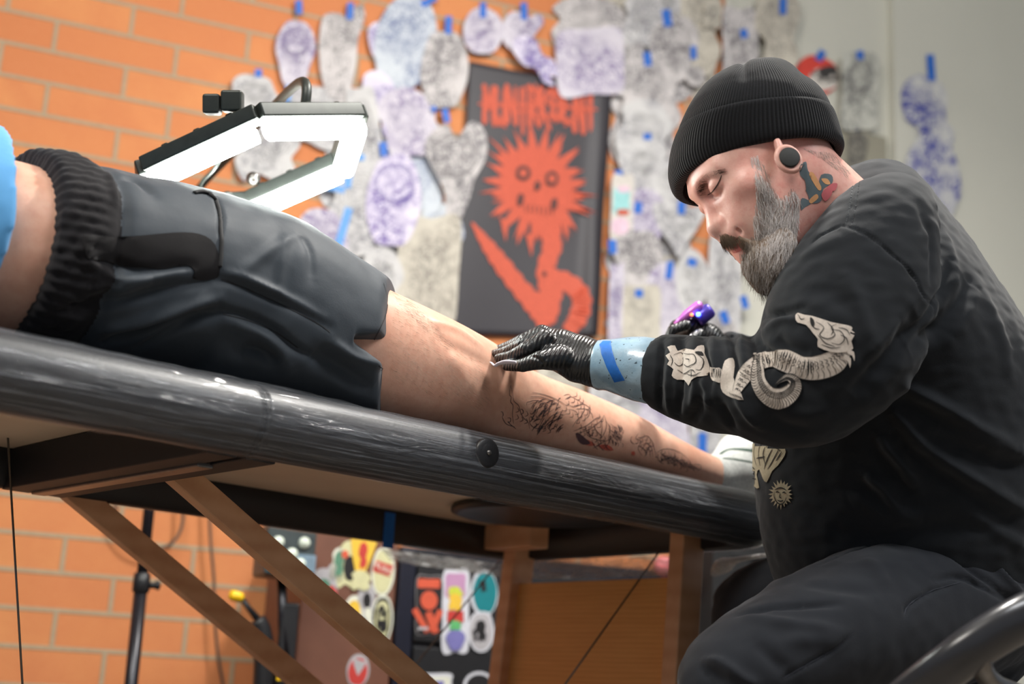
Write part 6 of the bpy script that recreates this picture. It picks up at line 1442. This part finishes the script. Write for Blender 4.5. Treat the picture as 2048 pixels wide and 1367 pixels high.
# shorts
SHM = cloth_mat('slate_black_shorts', (0.042, 0.053, 0.066), 0.6, 0.12, 800, 0.15, 0.1)
hip = loft_tab([(.655, 1.725, .133, .198, .137), (.70, 1.725, .135, .206, .140), (.76, 1.722, .134, .213, .138), (.84, 1.722, .138, .218, .142), (.94, 1.722, .140, .215, .146), (1.04, 1.73, .128, .205, .132)], 6, 44, 2.3)
sN = loft_tab([(.88, CN+.03, .130, .125, .140), (.98, CN+.012, .130, .128, .136), (1.06, CN+.006, .124, .128, .128), (1.13, CN+.002, .115, .124, .120), (1.18, CN, .107, .120, .112), (1.205, CN, .104, .117, .109)], 6, 40, 2.3)
for i_, r_ in enumerate(sN):       # the hem is cut on a slant, higher on the outer side
    t_m = float(np.mean((r_-npv(CAM))@npv(TT))); k_ = min(max((t_m-0.93)/0.22, 0), 1)
    sN[i_] = r_+np.outer(((r_-npv(CAM))@npv(TC)-CN)*0.95*k_, npv(TT))
sF = loft_tab([(.9, CN+.22, .12, .12, .125), (1.05, CN+.235, .115, .12, .118), (1.2, CN+.24, .105, .115, .105)], 6, 30, 2.2)
hm_ = fuse(rings_mesh([hip, sN, sF]), 0.006, 4)
o_ = bpy.data.objects.new('t', hm_); COL.objects.link(o_); sb_ = o_.modifiers.new('s', 'SUBSURF'); sb_.levels = 1
dg = bpy.context.evaluated_depsgraph_get(); sh2 = bpy.data.meshes.new_from_object(o_.evaluated_get(dg)); bpy.data.objects.remove(o_)
bvs = bvh_of(hm_)
def s6(*p): return [(x/2.485, 300+y/2.485) for x, y in p]
fold(sh2, bvs, [
 (s6((430, 790), (620, 740), (820, 690), (1080, 640)), 12, -.010), (s6((450, 700), (600, 690), (760, 650)), 16, .008), (s6((500, 900), (700, 850), (900, 790), (1090, 740)), 12, .010), (s6((520, 960), (720, 900), (900, 840), (1090, 790)), 11, -.012), (s6((700, 980), (860, 900), (1000, 840), (1130, 810)), 10, -.008),
 (s6((330, 780), (420, 760), (560, 700)), 14, -.010), (s6((1090, 640), (1180, 660), (1320, 720), (1480, 790), (1640, 880)), 9, -.007), (s6((1130, 620), (1260, 660), (1420, 740), (1600, 840)), 10, .006), (s6((1110, 800), (1220, 830), (1350, 890), (1450, 970), (1560, 1040)), 9, -.010),
 (s6((1150, 860), (1280, 900), (1380, 1000), (1420, 1100)), 18, .008), (s6((1200, 990), (1300, 1000), (1380, 1060)), 16, -.012), (s6((1560, 1000), (1640, 1050), (1760, 1130), (1840, 1190)), 20, -.012), (s6((1650, 960), (1760, 1030), (1880, 1060)), 10, .006),
 (s6((600, 130), (700, 160), (760, 220)), 12, -.006), (s6((520, 115), (560, 160), (580, 260)), 10, .006), (s6((1500, 420), (1540, 500), (1550, 640)), 10, -.003), (s6((1420, 430), (1400, 560), (1380, 740)), 12, .003), (s6((1480, 420), (1380, 470), (1260, 560), (1180, 620)), 12, .003),
 (s6((1070, 230), (1100, 320), (1095, 420)), 5, -.006), (s6((980, 210), (1040, 215), (1070, 240)), 5, .004), (s6((420, 430), (420, 520), (480, 600)), 10, .005), (s6((480, 545), (580, 560), (700, 600), (840, 590), (950, 575)), 9, -.006), (s6((500, 600), (620, 640), (780, 620), (930, 600)), 10, .006)], 1.15)
co = get_co(sh2); no = get_no(sh2)
# gathered waistband, hem line with the side slit
tt = (co-npv(CAM))@npv(TT); c_c = (co-npv(CAM))@npv(TC); hz = co[:, 2]-HC-H1
ang = np.arctan2(hz-.13, c_c-1.725)
wb = np.exp(-((tt-.675)/.030)**4); co += no*(wb*(0.0045+0.0011*np.sin(ang*92)+0.0008*np.sin(ang*41+tt*300)))[:, None]
gap = np.exp(-((tt-.722)/.008)**2); co -= no*(gap*0.005)[:, None]
tt = tt-np.clip((tt-0.93)/0.22, 0, 1)*(c_c-CN)*0.95
near = (c_c < CN+.15) & (tt > 1.12)
# hem profile: top panel longer, notch towards the viewer
hemshift = np.where(near, (tt-1.12)/.085, 0); 
vis = np.clip(-(c_c-CN)/.12, -1, 1); hgt_ = np.clip(hz/.2, 0, 1)
prof_ = 0.010*np.sin(hgt_*PI)+0.0
notch = np.exp(-((hgt_-.42)/.055)**2)*np.clip(vis*3, 0, 1)
co += npv(TT)*(hemshift*(prof_-0.060*notch))[:, None]
co -= no*(np.clip(hemshift, 0, 1)*notch*0.016)[:, None]
set_co(sh2, co); noise_disp(sh2, 0.0020, 26, 9)
shorts = link('shorts', sh2, [SHM, cloth_mat('gathered_waistband', (0.014, 0.013, 0.015), 0.9, 0.1, 400, 0.3, 0.3)], client)
tm_ = np.array([((V(p.center)-CAM).dot(TT)) for p in sh2.polygons]); sh2.polygons.foreach_set('material_index', (tm_ < 0.722).astype(np.int32)); shorts['label'] = 'slate black shorts with gathered waistband'
sbv = bvh_of(sh2)
mb = MB(); drape_poly(mb, sbv, s6((415, 425), (520, 428), (640, 430), (760, 420), (860, 412), (950, 412), (1020, 430), (1065, 470), (1088, 540), (1088, 620), (1060, 640), (1000, 645), (955, 635), (965, 600), (930, 572), (880, 580), (820, 590), (760, 590), (700, 580), (620, 585), (560, 560), (500, 545), (440, 540), (420, 490)), 0.0016, 7, 0, 2)
mb.build('pocket', cloth_mat('black_pocket_lining', (0.008, 0.007, 0.008), 0.8, 0.1), shorts, smooth=True)['label'] = 'black back pocket panel'
mb = MB(); SEAM = simple('black_seam_piping', srgb(26, 27, 30), 0.7)
mb2 = MB()
P_ = [p+nn*0.001 for p, nn in polyline3(sbv, s6((965, 215), (1010, 208), (1060, 235), (1088, 290), (1096, 350), (1100, 420), (1098, 500), (1092, 580)))]
if len(P_) > 3: mb2.tube(P_, 0.0028, 8).build('piping', SEAM, shorts, smooth=True)
drape_line(mb, sbv, s6((1640, 905), (1560, 850), (1400, 770), (1250, 700), (1100, 640)), 0.0014, 0.0008, taper=False); drape_line(mb, sbv, s6((1905, 660), (1925, 740), (1915, 820), (1870, 920), (1830, 1000)), 0.0014, 0.0008, taper=False)
mb.build('seam', SEAM, shorts, smooth=True); mb = MB()
drape_line(mb, sbv, s6((1880, 1070), (1920, 1110), (1925, 1180), (1915, 1240)), 0.0014, 0.0008, taper=False); drape_line(mb, sbv, s6((1110, 815), (1240, 850), (1380, 910), (1480, 980)), 0.0014, 0.0008, taper=False)
mb.build('seam', SEAM, shorts, smooth=True)
# blue shirt at the frame edge
BS = cloth_mat('light_blue_shirt', srgb(96, 168, 226), 0.8, 0.3, 500, 0.25, 0.12)
shirt = loft_tab([(-0.1, 1.80, .13, .19, .125), (.25, 1.775, .138, .205, .135), (.45, 1.76, .142, .208, .140), (.54, 1.745, .145, .210, .144), (.598, 1.742, .145, .213, .1455)], 6, 40, 2.2)
shm = fuse(rings_mesh([shirt]), 0.007, 3); shb = bvh_of(shm); noise_disp(shm, 0.006, 14, 3); link('shirt', shm, BS, client)['label'] = 'light blue shirt'
# sock
SK = N('grey_white_sock'); v = SK.coord(); 
SK.set(Base_Color=SK.ramp(SK.noise(v, 200, 3), [(0.3, srgb(186, 190, 188)), (0.7, srgb(212, 216, 212))]), Roughness=0.9, Sheen_Weight=0.3); SK.bump(SK.noise(v, 500, 2), 0.3, 0.001)
foot_ = [npv(T(1.935, CN-.004, H1+.038)), npv(T(1.985, CN, H1+.050)), npv(T(2.01, CN+.005, H1+.088)), npv(T(2.035, CN+.005, H1+.05)), npv(T(2.055, CN+.005, H1+.02)), npv(T(2.085, CN+.005, H1-.09))]
def f_sock(P):
    d = chain(P, [(foot_[0], .037), (foot_[1], .043)]); d = smin(d, chain(P, [(foot_[1], .042), (foot_[2], .036)]), .02); d = smin(d, chain(P, [(foot_[2], .034), (foot_[3], .036), (foot_[4], .028)]), .02); return d
Vs_, Fs_ = surface_nets(f_sock, foot_[2]-np.array([.14, .14, .24]), foot_[2]+np.array([.14, .14, .10]), 0.004)
sk = link('sock', np_mesh('sock', Vs_, Fs_), SK.mat, client); sk['label'] = 'pale sock with dark green stripes'
skb = BVHTree.FromPolygons([tuple(v) for v in Vs_], [tuple(f) for f in Fs_]); mb = MB()
drape_line(mb, skb, [(1440, 908), (1460, 898), (1500, 900), (1530, 905)], 0.006, 0.0006, taper=False); drape_line(mb, skb, [(1446, 916), (1470, 918), (1505, 924)], 0.003, 0.0006, taper=False)
mb.build('stripe', simple('dark_green_knit', srgb(60, 84, 72), 0.85), sk, smooth=True)
# ---------------- tattoo linework on the calf
mb = MB(); TL = simple('tattoo_line', srgb(62, 50, 54), 0.5)
def t4(*p): return [(1000+x/4.096, 720+y/4.096) for x, y in p]
WL = 0.00105
lines = [
 t4((85, 205), (75, 280), (90, 300), (85, 340), (105, 370), (100, 440), (110, 520)), t4((85, 205), (100, 260), (110, 330), (150, 370), (165, 420), (190, 470), (230, 510), (240, 560)), t4((165, 410), (175, 400), (190, 415), (180, 435)), t4((240, 470), (255, 462), (262, 485), (250, 500)), t4((240, 470), (245, 520), (290, 555), (370, 560)),
 t4((5, 420), (20, 425), (25, 450), (15, 460)), t4((60, 470), (85, 475), (80, 505), (60, 500)), t4((15, 460), (50, 520), (120, 545)), t4((60, 500), (90, 530), (130, 560)),
 t4((215, 365), (220, 345), (240, 340), (290, 330), (380, 350), (470, 350)), t4((245, 430), (260, 440), (300, 400), (380, 370)), t4((290, 500), (310, 460), (340, 430), (400, 380)), t4((320, 520), (340, 480), (380, 440), (440, 400)), t4((250, 300), (330, 300), (420, 330), (500, 380)), t4((260, 265), (350, 280), (460, 320), (540, 370)), t4((360, 540), (380, 500), (430, 450), (500, 420)), t4((400, 560), (420, 520), (480, 470), (540, 440)),
 t4((520, 290), (560, 280), (575, 300), (545, 320)), t4((530, 320), (580, 300), (640, 330), (680, 350)), t4((540, 350), (600, 380), (680, 360), (740, 400), (720, 440)), t4((550, 400), (620, 420), (640, 480), (620, 520)), t4((680, 340), (690, 400), (660, 460), (620, 500), (590, 550)), t4((620, 400), (700, 400), (750, 440), (760, 480)), t4((720, 380), (735, 420), (720, 460), (680, 490)),
 t4((600, 580), (700, 540), (780, 480), (820, 460)), t4((610, 600), (720, 570), (820, 500), (850, 450)), t4((820, 460), (835, 540), (820, 650)), t4((850, 450), (870, 520), (860, 580), (820, 650)), t4((700, 600), (760, 640), (860, 660), (910, 640)), t4((720, 570), (740, 630)), t4((760, 520), (790, 580), (830, 620)), t4((700, 560), (720, 600), (760, 620)),
 t4((870, 500), (900, 560), (890, 620), (910, 640)), t4((900, 520), (940, 560), (930, 620), (960, 660)), t4((930, 540), (960, 570), (950, 610), (980, 650)), t4((960, 600), (990, 620), (985, 680)), t4((900, 570), (940, 590), (990, 580)),
 t4((750, 650), (770, 700), (800, 730)), t4((800, 660), (810, 700), (850, 740)), t4((860, 660), (870, 710), (900, 740)), t4((760, 720), (810, 690), (860, 660)), t4((830, 740), (870, 700), (900, 660)),
 t4((1080, 620), (1070, 660), (1100, 690)), t4((1130, 600), (1110, 640), (1150, 660), (1130, 720), (1160, 780)), t4((1150, 640), (1200, 620), (1240, 660), (1260, 720), (1280, 790)), t4((1160, 700), (1200, 680), (1240, 720), (1250, 790)), t4((1180, 740), (1220, 730), (1230, 790)), t4((1140, 700), (1170, 720), (1200, 760), (1180, 790)), t4((1130, 630), (1160, 640)), t4((1200, 660), (1180, 700), (1150, 740)), t4((1240, 690), (1210, 730), (1190, 780)),
 t4((1280, 760), (1330, 730), (1400, 730), (1480, 760), (1540, 810)), t4((1290, 780), (1300, 820), (1340, 850)), t4((1330, 760), (1350, 800), (1390, 850)), t4((1380, 740), (1390, 790), (1440, 850)), t4((1430, 750), (1440, 800), (1490, 860)), t4((1490, 780), (1490, 820), (1540, 880)), t4((1540, 810), (1560, 850), (1600, 890)), t4((1300, 830), (1380, 800), (1440, 790)), t4((1380, 850), (1460, 820), (1520, 820)), t4((1590, 850), (1640, 860), (1640, 890), (1610, 900)), t4((1560, 870), (1600, 880), (1620, 895)),
]
rr_ = random.Random(11)
for (x0, y0, x1, y1, wd_, nn_, st_) in ((560, 330, 800, 560, 190, 9, 46), (640, 560, 900, 690, 90, 8, 34), (1140, 640, 1290, 790, 110, 6, 34), (1300, 770, 1560, 880, 90, 10, 30), (120, 430, 420, 560, 110, 8, 44)):
    dx_, dy_ = (x1-x0), (y1-y0); l_ = math.hypot(dx_, dy_); dx_, dy_ = dx_/l_, dy_/l_
    for a_i in range(nn_):
        for b_i in range(max(2, int(wd_/st_))):
            u_ = (a_i+0.5*(b_i % 2))*l_/nn_; v_ = (b_i+.5)*wd_/max(2, int(wd_/st_))-wd_/2
            if rr_.random() < 0.25: continue
            q_ = lambda s_, t_: (x0+dx_*(u_+s_)-dy_*(v_+t_), y0+dy_*(u_+s_)+dx_*(v_+t_)); h_s = st_*0.5
            lines.append(t4(q_(0, -h_s), q_(h_s*.8, -h_s*.4), q_(h_s, h_s*.2), q_(h_s*.2, h_s)))
for l in lines: drape_line(mb, cbv, l, WL, 0.0006, sub=5)
r = random.Random(5)
for k in range(70):      # flame-like dark strokes in the mane
    x, y = r.uniform(280, 520), r.uniform(310, 560); L_ = r.uniform(30, 90); a = math.radians(r.uniform(200, 250))
    if y > 310+(x-280)*0.0 and y < 600: drape_line(mb, cbv, t4((x, y), (x+L_*.5*math.cos(a), y-L_*.5*math.sin(a)-8), (x+L_*math.cos(a), y-L_*math.sin(a))), 0.0013, 0.0006, sub=4)
for k in range(60):      # scale-like small arcs
    x, y = r.uniform(880, 1000), r.uniform(520, 680); drape_line(mb, cbv, t4((x, y), (x+12, y+14), (x+6, y+32)), 0.0008, 0.0006, sub=3)
for k in range(50):
    x = r.uniform(1300, 1580); y = 745+(x-1300)*0.35+r.uniform(10, 60); drape_line(mb, cbv, t4((x, y), (x+14, y+8), (x+20, y+24)), 0.0008, 0.0006, sub=3)
mb.build('tattoo_linework', TL, client, smooth=True)['label'] = 'fine dark linework tattoo on the calf'
mb = MB(); RS = skin_mat('reddened_skin', srgb(216, 110, 86), srgb(206, 96, 80), srgb(190, 70, 70), 0.45); DS = simple('tattoo_dark_shading', srgb(92, 62, 66), 0.5)
for p in (t4((640, 640), (720, 650), (780, 690), (740, 700), (660, 680)), t4((800, 700), (880, 690), (930, 735), (870, 738))): drape_poly(mb, cbv, p, 0.0003, 5, 0, 2)
drape_poly(mb, cbv, t4((1075, 750), (1100, 745), (1105, 775), (1080, 775)), 0.0003, 5, 0, 2)
mb.build('reddened_patch', RS, client, smooth=True)['label'] = 'freshly reddened skin'
mb = MB(); drape_poly(mb, cbv, t4((618, 600), (650, 600), (700, 640), (740, 680), (680, 690), (640, 660)), 0.0005, 5, 0, 2)
mb.build('dark_shading', DS, client, smooth=True)['label'] = 'dark shaded part of the tattoo'
# body hair on thigh
HR = simple('dark_body_hair', srgb(110, 82, 64), 0.6)
def client_strands(poly, count, seed, length, rad):
    rts = sample_roots([cbv], poly, count, seed); strands('leg_hair', HR, rts, length, rad, lambda p: (RT*0.9-UP*0.55).normalized(), client, 0.5, seed, label='fine dark leg hair')
client_strands([(776, 574), (800, 582), (870, 646), (905, 690), (890, 700), (840, 650), (790, 600)], 260, 21, 0.008, 0.00011)
client_strands([(790, 600), (900, 690), (960, 720), (980, 800), (960, 820), (780, 760), (775, 690)], 620, 22, 0.009, 0.0001)
